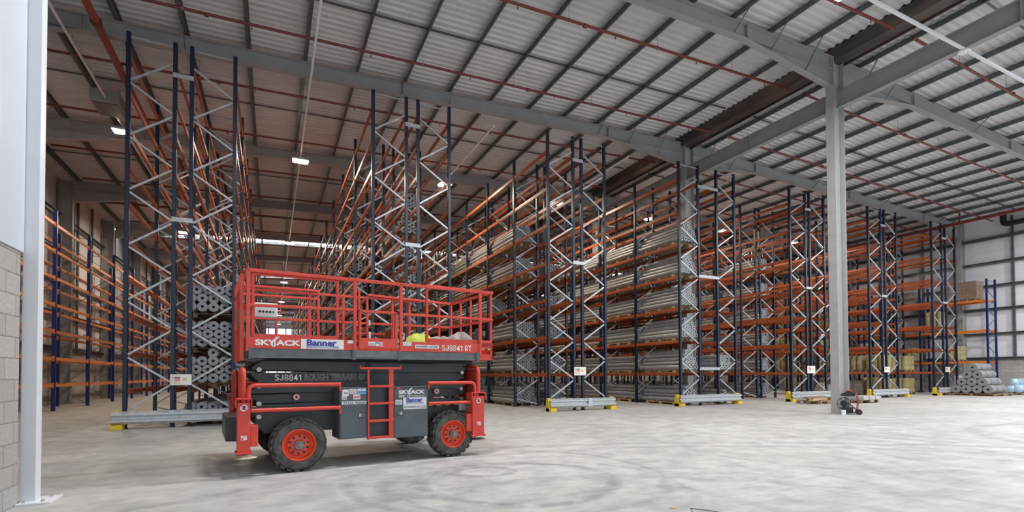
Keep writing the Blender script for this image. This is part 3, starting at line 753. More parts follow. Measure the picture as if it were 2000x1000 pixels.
# wrapped goods and boxes in the right-hand racks
def gold_stack(lab, x, y, z, w_=.95, h=.9, kind='gold'):
    t = thing('wrapped_pallet_load', lab, 'pallet load', (x, y, z), 0, 'film wrapped goods on the right')
    obj('pallet_base', pallet_mb(w_, w_), M['wood_dk'], t)
    m = MB()
    if kind == 'gold':
        for i in range(3):
            for j in range(3):
                c = (w_*(i+.5)/3, w_*(j+.5)/3, .14)
                m.lathe([(w_/6.2, 0), (w_/6.2, h*.3), (w_/6.6, h*.31), (w_/6.2, h*.33), (w_/6.2, h*.64), (w_/6.6, h*.65), (w_/6.2, h*.67), (w_/6.2, h-.02), (w_/7, h), (.03, h), (.03, h-.02)], c, (0, 0, 1), 14)
        obj('wrapped_reels', m, M['gold'], t, smooth=True)
    else:
        nx = 2
        for i in range(nx):
            for k in range(2): m.box(w_*i/nx+.005, w_*(i+1)/nx-.005, .01, w_-.01, .14+h*k/2+.003, .14+h*(k+1)/2)
        obj('wrapped_boxes', m, M['wrapclear' if kind == 'film' else 'card'], t, bevel=.012)
gi = 0
def place_goods(rk, nm, x, ys, levels, which):
    for b, k, kind, h in which:
        z = 0 if k == 0 else levels[k-1]+.07
        what = {'gold': 'gold film wrapped reels', 'film': 'clear film wrapped boxes', 'card': 'plain brown cardboard boxes'}[kind]
        nb = int(b); side = 'left end' if b-nb < .3 else 'right end'
        gold_stack('%s, %s, %s bay, %s, %s' % (what, nm, ORD[nb], side, LVN[k].replace(' level', '')), x, ys[nb]+.3+(b-nb)*2.4, z, 1.0, h, kind)
place_goods('F', 'sixth rack', 32.0, YG, LOW, [(0, 0, 'gold', .9), (.5, 0, 'film', .8), (0, 1, 'gold', .85), (.5, 1, 'gold', .85), (1, 0, 'gold', .9), (1, 1, 'gold', .85), (1, 3, 'gold', .7), (2, 1, 'gold', .9), (2, 2, 'gold', .8)])
place_goods('G', 'seventh rack', 36.9, YG, LOW, [(.5, 0, 'gold', .9), (.5, 1, 'gold', .9), (1, 0, 'gold', .95), (1, 1, 'gold', .9), (1.5, 0, 'gold', .7), (2, 0, 'film', .9), (2, 2, 'gold', .8), (3, 1, 'film', .9), (2, 3, 'film', .6), (3, 0, 'gold', .9)])
WY = [15.75, 19.45, 23.15, 26.85, 30.55]
place_goods('W', 'right wall rack', 41.3, WY, [2.05, 4.08, 6.02], [(.1, 3, 'card', 1.15), (.5, 3, 'film', 1.0), (1, 3, 'film', .9), (1.5, 3, 'film', .9), (2, 3, 'film', .9), (.5, 1, 'gold', .9), (.9, 2, 'gold', 1.3), (1, 1, 'gold', .9), (1.5, 2, 'gold', .8), (2.5, 2, 'gold', .8), (2, 0, 'film', .8), (1, 0, 'gold', .7), (3, 1, 'film', .8), (3, 2, 'gold', .9)])
# pyramid of large grey rolls on the floor by the right wall
t0x, t0y = 37.75, 15.25
pallet('brown pallets under the pyramid of big grey rolls by the right wall', t0x, t0y-1.15, 0, 2.3, 2.0, None, 'wood_dk')
r = .25
pf = [(r*.25, .05), (r*.25, 0), (r*.95, 0), (r, .04)] + [(r*(1-.02*(j % 2)), .2+j*.25) for j in range(6)] + [(r*.95, 1.75), (r*.8, 1.85), (0, 1.85)]
mm = MB().lathe(pf, (0, 0, 0), (1, 0, 0), 18, mis=[2, 1, 0]+[0]*10)
mm.lathe([(0, .05), (r*.25, .05)], (0, 0, 0), (1, 0, 0), 18, mi=2)
for q in (.5, 1.25): mm.lathe([(r*1.005, q), (r*1.012, q+.015), (r*1.005, q+.03)], (0, 0, 0), (1, 0, 0), 18, mi=2)
bigroll = mm.mesh('wrapped_roll', [M['wrap2'], M['rollend'], M['core']], True)
for i, n in enumerate((4, 3, 2, 1)):
    for k in range(n):
        yy = t0y+(k-(n-1)/2)*.51; zz = .14+r+i*r*1.75
        tag(link('wrapped_roll', bigroll, None, (t0x+.05+random.uniform(-.05, .05)+.05*i, yy, zz), (random.uniform(0, 6), 0, 0)),
            'big silver roll in the floor pyramid by right wall, row %s, %s from right' % (['one', 'two', 'three', 'four'][i], ORD[k]), 'roll', 'big rolls in the floor pyramid')
# white-wrapped roll behind the pyramid, blue film rolls at the right edge
tag(obj('white_crate', MB().box(39.95, 41.0, 15.7, 17.0, 0, 1.18), M['white'], bevel=.03), 'white box standing behind the pyramid of grey rolls', 'crate')
pallet('brown pallet under the pale blue wrapped rolls at the right edge', 41.2, 14.1, 0, 1.1, 1.9, None, 'wood_dk', -.1)
for i, (dx, zz, r) in enumerate(((0, .38, .26), (.35, .38, .25), (.2, .78, .24))):
    m = MB().lathe([(0, 0), (r*.5, .02), (r*.95, .12), (r, .35), (r*.96, .8), (r, 1.2), (r*.9, 1.6), (r*.4, 1.72), (0, 1.74)], (41.15, 14.35+dx, zz), (1, .02, 0), 18)
    tag(obj('wrapped_roll', m, M['bluewrap'], smooth=True), 'pale blue film wrapped bundle at the right edge, %s' % ('bottom front', 'bottom back', 'on top')[i], 'roll', 'blue bundles')
# low pallets of planks and white-capped packs behind the bare column
pallet('low brown pallet lying left of the bare column', 22.15, 14.3, 0, 1.1, 1.3, None, 'wood_dk', .1)
tag(obj('timber_plank', MB().bar((21.6, 14.4, .19), (23.6, 15.0, .19), .16, .07), M['wood']), 'long plank lying across the low pallet left of the column', 'plank', None)
tag(obj('timber_plank', MB().bar((22.0, 14.9, .27), (23.9, 15.35, .27), .20, .08), M['wood_dk']), 'darker upper plank on the low pallet left of the column', 'plank', None)
pallet('low brown pallet lying right of the bare column', 24.35, 13.85, 0, 1.1, 1.5, None, 'wood_dk', .05)
for i in range(3):
    tag(obj('white_pack', MB().box(24.45+i*.47, 24.85+i*.47, 13.78, 14.6, .145, .32), M['pack'], bevel=.02), 'white wrapped pack lying on the pallet right of the column, %s from left' % ORD[i], 'packet', 'white packs on low pallet')
tag(obj('cardboard_pack', MB().box(24.0, 25.5, 14.35+.3, 14.95, .145, .40), M['wood'], bevel=.02), 'long brown pack behind the white packs on the low pallet', 'packet')
# dusty wrapped bale lying in the rack behind the column
m = MB().lathe([(0, 0), (.28, .02), (.36, .12), (.34, .7), (.24, 1.4), (.10, 1.9), (0, 1.95)], (29.6, 19.2, .50), (1, -.1, -.16), 18)
tag(obj('wrapped_bale', m, M['wrapclear'], smooth=True), 'brown film wrapped bale lying on the floor just right of the bare column', 'bale')

# ------------------------------------------------------------------ hose reel trolley at the column foot
t = thing('strapping_trolley', 'small black and red reel trolley parked at the foot of the bare column', 'trolley', (17.60, 10.42, 0), -.9); t.scale = (.8, .8, .95)
for s in (-1, 1):
    obj('upright', MB().tube([(.30, s*.14, .12), (.34, s*.14, .5), (.27, s*.14, .78), (.2, s*.14, .86)], .016, 8), M['red_pipe2'], t, smooth=True)
    obj('wheel', MB().lathe([(.02, -.03), (.085, -.03), (.095, -.015), (.095, .015), (.085, .03), (.02, .03)], (.36, s*.2, .095), (0, 1, 0), 20), M['black'], t, smooth=True)
obj('axle', MB().cyl((.36, -.2, .095), (.36, .2, .095), .012, 8), M['pin'], t)
obj('foot_frame', MB().bar((-.28, 0, .035), (.36, 0, .08), .30, .03), M['black'], t)
obj('strut', MB().tube([(.34, -.14, .12), (-.02, -.14, .42)], .012, 6).tube([(.34, .14, .12), (-.02, .14, .42)], .012, 6), M['black'], t)
for s, cx_ in ((-1, -.20), (1, -.12)):
    rl = MB()
    pts = [(cx_+.21*math.cos(a*PI/12), s*.09, .38+.21*math.sin(a*PI/12)) for a in range(25)]
    rl.tube(pts, .011, 6, caps=False)
    for a in range(6): rl.bar((cx_, s*.09, .38), (cx_+.21*math.cos(a*PI/3), s*.09, .38+.21*math.sin(a*PI/3)), .014, .014)
    obj('reel_ring', rl, M['black'], t)
obj('reel_core', MB().lathe([(0, -.08), (.12, -.08), (.12, .08), (0, .08)], (-.16, 0, .38), (0, 1, 0), 16), M['black'], t)
obj('toolbox', MB().prism([(-.26, .66), (.22, .64), (.24, .74), (.02, .84), (-.26, .72)], 'y', -.12, .12), M['black'], t, bevel=.01)
obj('red_lid', MB().box(-.06, .12, -.07, .07, .82, .87), M['red'], t, bevel=.01)
obj('drum', MB().box(-.2, .15, -.13, .13, .06, .26), M['black'], t, bevel=.02)
tag(obj('white_tub', MB().lathe([(0, 0), (.068, 0), (.072, .16), (.062, .16), (.06, .02), (0, .02)], (17.22, 10.36, 0), (0, 0, 1), 20), M['white'], smooth=True), 'small white tub on the floor left of the reel trolley', 'tub')

# ------------------------------------------------------------------ lettering
def text(name, body, mt, parent, u, v, z, size, sx=1.0, bold=0.0, outline=0.0, shear=0.0, space=1.0, align='LEFT'):
    c = bpy.data.curves.new(name, 'FONT'); c.body = body; c.size = size; c.offset = bold; c.extrude = .0015; c.shear = shear; c.space_character = space
    c.align_x = align; c.resolution_u = 3
    if outline: c.fill_mode = 'NONE'; c.extrude = 0; c.bevel_depth = outline; c.bevel_resolution = 0
    tmp = bpy.data.objects.new('tmp', c); COL.objects.link(tmp)
    dg = bpy.context.evaluated_depsgraph_get(); me = bpy.data.meshes.new_from_object(tmp.evaluated_get(dg))
    bpy.data.objects.remove(tmp); me.materials.clear(); me.materials.append(mt); me.name = name
    o = link(name, me, parent, (u, v, z), (PI/2, 0, 0)); o.scale = (sx, 1, 1); return o

def arc(cx_, cz, rx, rz, a0, a1, n=8): return [(cx_+rx*math.cos(math.radians(a0+(a1-a0)*i/n)), cz+rz*math.sin(math.radians(a0+(a1-a0)*i/n))) for i in range(n+1)]
GL = {'S': [arc(.26, .74, .20, .18, 20, 270)+arc(.26, .28, .20, .20, 90, -160)[0:]],
      'J': [[(.40, .92), (.40, .26)]+arc(.24, .26, .16, .18, 0, -180)+[(.08, .32)]],
      '8': [arc(.26, .71, .17, .21, 0, 360, 14), arc(.26, .28, .20, .20, 0, 360, 14)],
      '4': [[(.36, .06), (.36, .92), (.06, .30), (.50, .30)]], '1': [[(.10, .72), (.27, .90), (.27, .06)]],
      'R': [[(.10, .06), (.10, .92), (.28, .92)]+arc(.28, .71, .16, .21, 90, -90)+[(.10, .50)], [(.28, .50), (.44, .06)]],
      'T': [[(.02, .92), (.48, .92)], [(.25, .92), (.25, .06)]], ' ': []}
def strokes(body, mt, u, v, z, h, wd, wt=.155):
    m = MB(); x = u
    for ch in body:
        for path in GL[ch]:
            pts = [(x+a*h*wd, z+b*h*.96+h*.0) for a, b in path]
            for (a, b), (c, d) in zip(pts[:-1], pts[1:]):
                if abs(a-c)+abs(b-d) < 1e-6: continue
                L = math.hypot(c-a, d-b); ex = h*wt*.22/L
                m.bar((a-(c-a)*ex, v, b-(d-b)*ex), (c+(c-a)*ex, v, d+(d-b)*ex), h*wt, .003, up=(0, 1, 0))
        x += h*wd*(.60 if ch not in '1 ' else .46 if ch == '1' else .30)
    return obj('lettering', m, mt, LIFT)
# ------------------------------------------------------------------ scissor lift
LIFT = thing('scissor_lift', 'red and charcoal rough terrain scissor lift parked on the open floor', 'scissor lift', (0.37, 7.93, 0), math.radians(6.24))
def part(name, mb_, m, parent=LIFT, bevel=0, smooth=False): return obj(name, mb_, M[m] if isinstance(m, str) else m, parent, (0, 0, 0), smooth, bevel)
# wheels
def wheel_meshes():
    tyre = MB(); R, wd = .39, .30
    tyre.lathe([(.225, .03), (.245, .0), (.30, -.012), (.345, .0), (.368, .03), (.372, .06), (.372, wd-.06), (.368, wd-.03), (.345, wd), (.30, wd+.01), (.245, wd), (.225, wd-.03)], (0, 0, 0), (0, 1, 0), 48)
    for k in range(22):            # chunky chevron lugs
        for s in (0, 1):
            a0 = 2*PI*(k+.5*s)/22
            for q in range(3):
                a = a0 + q*.045; y0 = (.002 + q*.048) if s == 0 else (wd-.002-(q+1)*.048)
                ca, sa = math.cos(a), math.sin(a); tx, tz = -sa, ca; hw = .036
                vs = []
                for yy in (y0, y0+.05):
                    rin, rout = .360, (.392 if 0 < q else .382)
                    for rr_, t_ in ((rin, -hw), (rin, hw), (rout, hw*.8), (rout, -hw*.8)): vs.append((ca*rr_+tx*t_, yy, sa*rr_+tz*t_))
                tyre.add(vs, [(0, 1, 2, 3), (7, 6, 5, 4), (0, 4, 5, 1), (1, 5, 6, 2), (2, 6, 7, 3), (3, 7, 4, 0)])
    rim = MB()
    rim.lathe([(.232, .02), (.236, .005), (.222, .0), (.205, .02), (.195, .07), (.165, .085), (.15, .06), (.10, .055), (.07, .05), (0, .05)], (0, 0, 0), (0, 1, 0), 40)
    holes = rim
    for k in range(10):
        a = 2*PI*k/10+.15; c = (.128*math.cos(a), .056, .128*math.sin(a)); holes.cyl(c, (c[0], .050, c[2]), .0165, 12, 1)
    hub = MB().cyl((0, .06, 0), (0, .0, 0), .062, 20); hub.cyl((0, 0, 0), (0, -.03, 0), .032, 14)
    nuts = hub
    for k in range(8): a = 2*PI*k/8; nuts.cyl((.086*math.cos(a), .052, .086*math.sin(a)), (.086*math.cos(a), .03, .086*math.sin(a)), .011, 6)
    for k in range(6): a = 2*PI*k/6; nuts.cyl((.046*math.cos(a), 0, .046*math.sin(a)), (.046*math.cos(a), -.012, .046*math.sin(a)), .008, 6)
    return tyre.mesh('tyre', M['rubber'], True), rim.mesh('rim', [M['rim'], M['black']], True), hub.mesh('hub', M['hub'], True)
TY, RI, HU = wheel_meshes()
for (u, v, rz) in ((0, 0, 0), (2.46, 0, 0), (0, 2.25, PI), (2.46, 2.25, PI)):
    ty = link('wheel', TY, LIFT, (u, v, .39), (0, random.uniform(0, 1), rz))
    for nm_, me_ in (('rim', RI), ('hub', HU)): link(nm_, me_, ty)
for u in (0, 2.46): part('axle', MB().cyl((u, .3, .39), (u, 1.95, .39), .07, 12).box(u-.12, u+.12, .6, 1.65, .28, .5), 'black')
# chassis
part('chassis', MB().prism([(-.55, .86), (-.55, .70), (-.42, .55), (2.75, .55), (2.92, .70), (2.92, .86)], 'y', .36, 1.90), 'dark', bevel=.01)
part('counterweight', MB().box(-.92, -.62, .5, 1.75, .45, .80), 'dark', bevel=.02)
# scissor stack (near and far arm of each level)
rowsA = [(1.553, 1.51, .138), (1.37, 1.365, .15), (1.20, 1.23, .12), (1.055, 1.09, .135), (.925, .94, .10), (.80, .80, .10)]
for i, (zl, zr, h) in enumerate(rowsA):
    s = MB()
    for (v0, v1) in ((.36, .43), (1.83, 1.90)):
        o_ = .045 if i % 2 else 0
        a, b = -.52+(.0 if i % 2 else .0), 2.83
        poly = ([(a-.07, zl-h/2), (a-.07, zl-h/2+.045), (a+.05, zl+h/2)] if i % 2 == 0 else [(a-.07, zl+h/2-.045), (a-.07, zl+h/2)]) + [(a+.12, zl+h/2), (.9, (zl+zr)/2+h/2+.018), (b-.15, zr+h/2), (b+.03, zr+.03), (b+.03, zr-.03), (b-.15, zr-h/2), (.9, (zl+zr)/2-h/2-.012), (a+.12, zl-h/2)] + ([] if i % 2 == 0 else [(a+.05, zl-h/2)])
        s.prism(poly, 'y', v0+o_*(1 if v0 < 1 else -1), v1+o_*(1 if v0 < 1 else -1))
    s.box(.2, .3, .43, 1.83, (zl+zr)/2-.03, (zl+zr)/2+.03); s.box(2.2, 2.3, .43, 1.83, (zl+zr)/2-.03, (zl+zr)/2+.03)
    part('scissor_arm', s, 'dark', bevel=.004)
for (u, z) in ((-.50, 1.49), (-.50, 1.245), (-.50, .99), (-.50, .80), (2.79, 1.44), (2.77, 1.15), (2.78, .97)):
    part('pivot_pin', MB().cyl((u, .42, z), (u, .335, z), .034, 14), 'pin')
for z in (1.56, 1.36): part('pivot_pin', MB().cyl((1.10, .40, z), (1.10, .335, z), .045, 16), 'black')
part('hydraulic_cylinder', MB().cyl((.3, 1.1, .95), (2.1, 1.1, 1.35), .07, 14), 'black')
# lettering on the arm
strokes('SJ8841', M['letter_w'], -.290, .356, 1.325, .098, 1.12)
text('lettering', 'ROUGH TERRAIN 4X4', M['letter_o'], LIFT, .12, .350, 1.330, .124, .80, .0022, .0022)
# cabinets
for (a, b, z0, z1, nm) in ((.565, .985, .425, 1.215, 'l'), (1.405, 1.995, .385, 1.215, 'r')):
    cb = part('cabinet', MB().box(a, b, .03, .52, z0, z1), 'grey', bevel=.01)
    part('cabinet_door', MB().box(a+.012, b-.004, .008, .03, z0+.012, z1-.03), 'grey', cb, bevel=.006)
    part('cabinet_lip', MB().box(a-.005, b+.005, .0, .06, z1-.018, z1), 'grey2', cb, bevel=.003)
    la = b-.14 if nm == 'l' else a+.055
    part('latch', MB().box(la, la+.11, .004, .010, .745, .825), 'dark', cb, bevel=.003)
    part('latch_lever', MB().box(la+.01 if nm == 'l' else la+.055, la+.045 if nm == 'l' else la+.09, -.002, .006, .76, .81), 'pin', cb)
    part('latch_cup', MB().box(la+.055 if nm == 'l' else la+.008, la+.10 if nm == 'l' else la+.05, 0, .008, .755, .815), 'grey2', cb)
def plate(u0, u1, z0, z1, m='sticker', v=.006, nm='sticker', parent=LIFT, t_=.003): return part(nm, MB().box(u0, u1, v-t_, v, z0, z1), m, parent)
# left cabinet stickers
plate(.605, .70, 1.085, 1.185); text('lettering', '103', M['letter_g'], LIFT, .625, .002, 1.115, .045, .9, .001); 
plate(.60, .672, 1.03, 1.083); text('lettering', 'CE', M['letter_g'], LIFT, .607, .002, 1.042, .045, 1.1, .001)
plate(.712, .818, 1.115, 1.19, 'sticker'); 
for k in range(4): plate(.725, .805, 1.125+k*.015, 1.131+k*.015, 'st_pink', .002, 'print')
plate(.832, .965, 1.115, 1.195); plate(.838, .96, 1.12, 1.155, 'st_blue', .002, 'print'); part('print', MB().cyl((.90, .004, 1.175), (.90, .001, 1.175), .012, 12), 'st_blue')
plate(.77, .875, 1.03, 1.105); plate(.778, .868, 1.055, 1.075, 'st_red', .002, 'print')
plate(.600, .972, .955, 1.003); text('lettering', '01332 752035', M['letter_g'], LIFT, .625, .002, .963, .046, 1.25, .0012)
# right cabinet: logos
def skyjack(u, v, z, s, parent=LIFT):
    text('lettering', 'SKY', M['letter_w'], parent, u, v, z, s, 1.42, s*.042)
    text('lettering', 'ACK', M['letter_w'], parent, u+s*2.62, v, z, s, 1.42, s*.042)
    j = MB()
    for dx in (0, .22): j.prism([(u+s*(2.02+dx), z+s*.55), (u+s*(2.18+dx), z+s*.55), (u+s*(2.78+dx), z+s*1.18), (u+s*(2.60+dx), z+s*1.18)], 'y', v-.001, v+.001)
    j.prism([(u+s*2.30, z+s*.55), (u+s*2.50, z+s*.55), (u+s*2.50, z-s*.02), (u+s*2.38, z-s*.20), (u+s*2.08, z-s*.22), (u+s*2.06, z-s*.08), (u+s*2.26, z-s*.04), (u+s*2.30, z+s*.06)], 'y', v-.001, v+.001)
    part('logo_stroke', j, 'letter_w', parent)
skyjack(1.490, .002, 1.098, .079)
plate(1.455, 1.525, 1.175, 1.205, 'rim', .006, 'sticker')
text('lettering', 'SJ8841', M['letter_w'], LIFT, 1.49, .002, 1.045, .042, .9, .001)
text('lettering', 'ROUGH TERRAIN 4X4', M['letter_o'], LIFT, 1.625, .002, 1.045, .040, .78, .0005)
def banner(u0, u1, z0, z1, v, parent=LIFT):
    w_, h_ = u1-u0, z1-z0
    plate(u0, u1, z0, z1, 'sticker', v, 'logo_plate', parent)
    text('lettering', 'Banner', M['letter_b'], parent, u0+w_*.12, v-.004, z0+h_*.37, h_*.84, w_/(h_*3.45), h_*.03)
    for k, (o_, mt) in enumerate(((.28, 'letter_b'), (.16, 'letter_b'), (.09, 'st_blue'))):
        c = MB(); pts = [(u0+w_*(.12+.76*i/12), z0+h_*(o_+.06*math.sin(PI*(i/12-.15)*1.3))) for i in range(13)]
        for (a, b), (c2, d2) in zip(pts[:-1], pts[1:]): c.bar((a, v-.004, b), (c2, v-.004, d2), .002, h_*(.055 if k == 0 else .03))
        part('logo_swoosh', c, mt, parent)
banner(1.565, 1.965, .92, 1.035, .006)
plate(1.565, 1.965, .845, .918); text('lettering', 'POWERED ACCESS', M['letter_g'], LIFT, 1.578, .002, .862, .050, .88, .0008)
plate(1.435, 1.545, .925, 1.0)
for k in range(4): plate(1.445, 1.53, .936+k*.015, .940+k*.015, 'letter_g', .002, 'print')
# ladder
lad = part('ladder', MB().box(.985, 1.012, -.02, .03, .40, 1.515).box(1.325, 1.40, -.01, .03, .40, 1.515), 'red', bevel=.004)
part('top_handle', MB().box(.86, 1.525, -.025, .02, 1.495, 1.525).box(.86, .875, -.025, .02, 1.495, 1.55).box(1.51, 1.525, -.025, .02, 1.495, 1.55), 'red', lad, bevel=.003)
for z in (1.225, .955, .685, .425): part('rung', MB().box(.985, 1.40, -.03, .035, z-.018, z+.018), 'red', lad, bevel=.005)
part('recess_panel', MB().box(1.0, 1.40, .10, .12, .42, 1.20), 'dark', LIFT)
# side guard tubes
def bend(pts, rad=.09, n=5):
    out = [Vector(pts[0])]
    for i in range(1, len(pts)-1):
        p, a, b = Vector(pts[i]), Vector(pts[i-1]), Vector(pts[i+1]); d1 = (a-p).normalized(); d2 = (b-p).normalized()
        s, e = p+d1*rad, p+d2*rad
        for k in range(n+1):
            t_ = k/n; out.append((1-t_)**2*s+2*t_*(1-t_)*p+t_*t_*e)
    out.append(Vector(pts[-1])); return out
for v in (-.01, 2.27):
    part('guard_tube', MB().tube(bend([(-.66, v, .95), (-.66, v, 1.265), (.57, v, 1.265)]), .030, 12), 'red', smooth=True)
    part('guard_tube', MB().tube([(-.63, v, .915), (.57, v, .915)], .030, 12), 'red', smooth=True)
    part('guard_tube', MB().tube(bend([(2.86, v, 1.0), (2.86, v, 1.265), (2.0, v, 1.265)]), .028, 12), 'red', smooth=True)
    part('guard_tube', MB().tube([(2.84, v, .925), (2.0, v, .925)], .028, 12), 'red', smooth=True)
    for u, z in ((.57, 1.265), (.57, .915), (2.0, 1.265)): part('tube_bracket', MB().box(u-.012, u+.012, v-.01, v+.04, z-.10, z+.035), 'red')
# end hoops
part('end_hoop', MB().tube(bend([(-.72, .06, .95), (-.72, .06, 1.49), (-.72, .60, 1.49), (-.72, .60, .8)], .10), .035, 12), 'red', smooth=True)
part('end_hoop', MB().tube(bend([(-.74, 1.5, .95), (-.74, 1.5, 1.47), (-.74, 2.1, 1.47), (-.74, 2.1, .8)], .10), .035, 12), 'red', smooth=True)
part('end_hoop', MB().tube(bend([(2.99, .10, .95), (2.99, .10, 1.54), (2.99, .85, 1.54), (2.99, .85, .8)], .12), .035, 12), 'red', smooth=True)
part('end_panel', MB().box(2.975, 2.99, .16, .85, .9, 1.50), 'red')
part('mesh_guard', MB().box(2.6, 2.86, .09, .11, .78, .90), 'galv')
part('warning_stripe', MB().box(2.05, 2.75, .345, .352, .86, .885), 'black')
for k in range(4): part('yellow_band', MB().prism([(2.12+k*.17, .862), (2.20+k*.17, .862), (2.22+k*.17, .883), (2.14+k*.17, .883)], 'y', .338, .344), 'yellow')
# outrigger jacks
def nohand(u, z, v, r, parent=LIFT):
    part('warning_disc', MB().cyl((u, v, z), (u, v-.004, z), r, 24), 'sticker', parent)
    ring = MB(); ring.lathe([(r*.86, 0), (r, 0), (r, .004), (r*.86, .004), (r*.86, 0)], (u, v-.008, z), (0, 1, 0), 24); ring.bar((u-r*.6, v-.006, z+r*.6), (u+r*.6, v-.006, z-r*.6), .004, r*.14)
    part('red_ring', ring, 'st_red', parent)
    part('hand_symbol', MB().cyl((u, v-.004, z-.1*r), (u, v-.007, z-.1*r), r*.38, 10).box(u-.3*r, u+.28*r, v-.007, v-.004, z, z+.5*r), 'black', parent)
for (u0_, u1_, nm) in ((-.80, -.64, 'l'), (2.79, 3.02, 'r')):
    for vv in ((-.07, .13), (2.12, 2.32)):
        f = vv[0] < 1; jm = (u0_+u1_)/2
        jk = part('outrigger_jack', MB().box(u0_, u1_, vv[0], vv[1], .36, 1.03), 'red', bevel=.008)
        part('jack_cap', MB().box(u0_-.02, u1_+.02, vv[0]-.012, vv[1]+.012, 1.075, 1.095).box(u0_-.02, u0_-.008, vv[0]-.012, vv[1]+.012, .96, 1.095).box(u1_+.008, u1_+.02, vv[0]-.012, vv[1]+.012, .96, 1.095), 'red', jk, bevel=.003)
        part('jack_flange', MB().box(u0_-.02, u1_+.02, vv[0]-.02, vv[1]+.02, .33, .36), 'red', jk, bevel=.004)
        part('jack_neck', MB().cyl((jm, (vv[0]+vv[1])/2, 1.03), (jm, (vv[0]+vv[1])/2, 1.075), .05, 14), 'red', jk)
        zp = .285
        part('jack_rod', MB().cyl((jm, (vv[0]+vv[1])/2, zp), (jm, (vv[0]+vv[1])/2, .35), .03, 12), 'pin', jk)
        part('jack_pad', MB().lathe([(0, 0), (.12, 0), (.145, -.012), (.145, -.02), (0, -.03)], (jm+.03, (vv[0]+vv[1])/2, zp), (0, 0, 1), 24), 'pad' if nm == 'l' else 'galv', jk, smooth=True)
        if nm == 'l': part('dust_pile', MB().lathe([(0, .04), (.05, .035), (.09, .012), (.125, 0)], (jm, (vv[0]+vv[1])/2, zp), (0, 0, 1), 12), 'pad', jk)
        part('jack_bracket', MB().box(u1_ if nm == 'l' else u0_-.10, (u1_+.10) if nm == 'l' else u0_, vv[0]+.03, vv[1], .42, .72), 'red', jk, bevel=.01)
        if f:
            nohand(jm, .96 if nm == 'l' else .945, vv[0]-.002, .055)
            plate(jm-.04, jm+.04, .515, .585, 'st_red', vv[0]-.001); plate(jm-.036, jm+.036, .52, .58, 'sticker', vv[0]-.004)
            part('print', MB().prism([(jm-.03, .525), (jm+.005, .525), (jm-.03, .555)], 'y', vv[0]-.0085, vv[0]-.007), 'st_red')
            part('print', MB().bar((jm-.02, vv[0]-.008, .545), (jm+.025, vv[0]-.008, .572), .002, .008), 'st_red')
nohand(.01, 1.075, .355, .05); nohand(2.30, 1.115, .355, .05)
# platform deck
DV0, DV1 = .10, 1.85
dk = part('platform_deck', MB().box(-.64, 3.02, DV0, DV1, 1.66, 1.79), 'grey2', bevel=.006)
part('deck_lip', MB().box(-.64, 3.02, DV0-.012, DV0, 1.655, 1.685), 'grey2', dk)
part('tread_step', MB().box(.80, 1.54, DV0-.02, DV0, 1.68, 1.785), 'galv', dk)
for u in (-.63, .80, 1.53, 2.97): part('deck_bracket', MB().box(u-.03, u+.03, DV0-.03, DV0, 1.64, 1.80), 'grey', dk, bevel=.004)
part('support_frame', MB().box(-.72, 3.05, .45, 1.5, 1.60, 1.66), 'black', dk)
part('deck_hinge', MB().prism([(-.72, 1.62), (-.56, 1.60), (-.40, 1.655), (-.72, 1.66)], 'y', .3, .5), 'grey', dk)
# toe boards
def toe(u0, u1, v=DV0, z0=1.79, z1=1.95, nm='toe_board'): return part(nm, MB().box(u0, u1, v-.008, v+.008, z0, z1), 'red', bevel=.002)
toe(-.65, .80); toe(1.545, 3.03); toe(-.65, 3.03, DV1); 
part('toe_board', MB().box(-.60, .56, DV0+.02, DV0+.035, 1.95, 2.0), 'red'); part('toe_board', MB().box(2.03, 3.25, DV0+.02, DV0+.035, 1.90, 2.02), 'red')
part('toe_board', MB().box(-.66, -.645, DV0, DV1, 1.79, 1.98), 'red')
# roll-out extension at the right end
part('extension_deck', MB().box(3.03, 3.28, DV0+.03, DV1-.03, 1.73, 1.77), 'red')
part('extension_face', MB().box(3.03, 3.30, DV0+.02, DV0+.035, 1.84, 1.97).box(3.03, 3.30, DV0+.02, DV0+.035, 1.66, 1.74).box(3.255, 3.30, DV0+.02, DV0+.035, 1.66, 1.97), 'red')
part('extension_end', MB().box(3.285, 3.30, DV0+.02, DV1-.02, 1.66, 1.97), 'red')
part('warning_stripe', MB().box(3.05, 3.29, DV0+.012, DV0+.02, 1.845, 1.868), 'black')
for k in range(2): part('yellow_band', MB().prism([(3.055+k*.13, 1.847), (3.115+k*.13, 1.847), (3.13+k*.13, 1.866), (3.07+k*.13, 1.866)], 'y', DV0+.006, DV0+.011), 'yellow')
# guard rails on the platform
RT, RMID = 2.895, 2.40
S = .042
def rail(p, q, s=S, nm='hand_rail', m='red'): return part(nm, MB().bar(p, q, s, s), m, bevel=.004)
def post(u, v, z0, z1, s=S): return part('rail_post', MB().box(u-s/2, u+s/2, v-s/2, v+s/2, z0, z1), 'red', bevel=.004)
v = DV0+.0
rail((-.68, v, RT), (3.29, v, RT-.01), .05)
rail((-.66, v, RMID), (.80, v, RMID+.02)); rail((1.55, v, RMID), (3.28, v, RMID))
for u, z0 in ((-.665, 1.75), (.815, 1.79), (1.56, 1.79), (3.03, 1.75)): post(u, v, z0, RT, .05)
for u in (-.60, .56): post(u, v+.045, 1.98, RT-.03)
rail((-.60, v+.045, RT-.035), (.56, v+.045, RT-.035), .038)
for u in (2.03, 3.275): post(u, v+.045, 1.96, RT+.0)
rail((2.03, v+.045, RT+.02), (3.29, v+.045, RT+.0), .045)
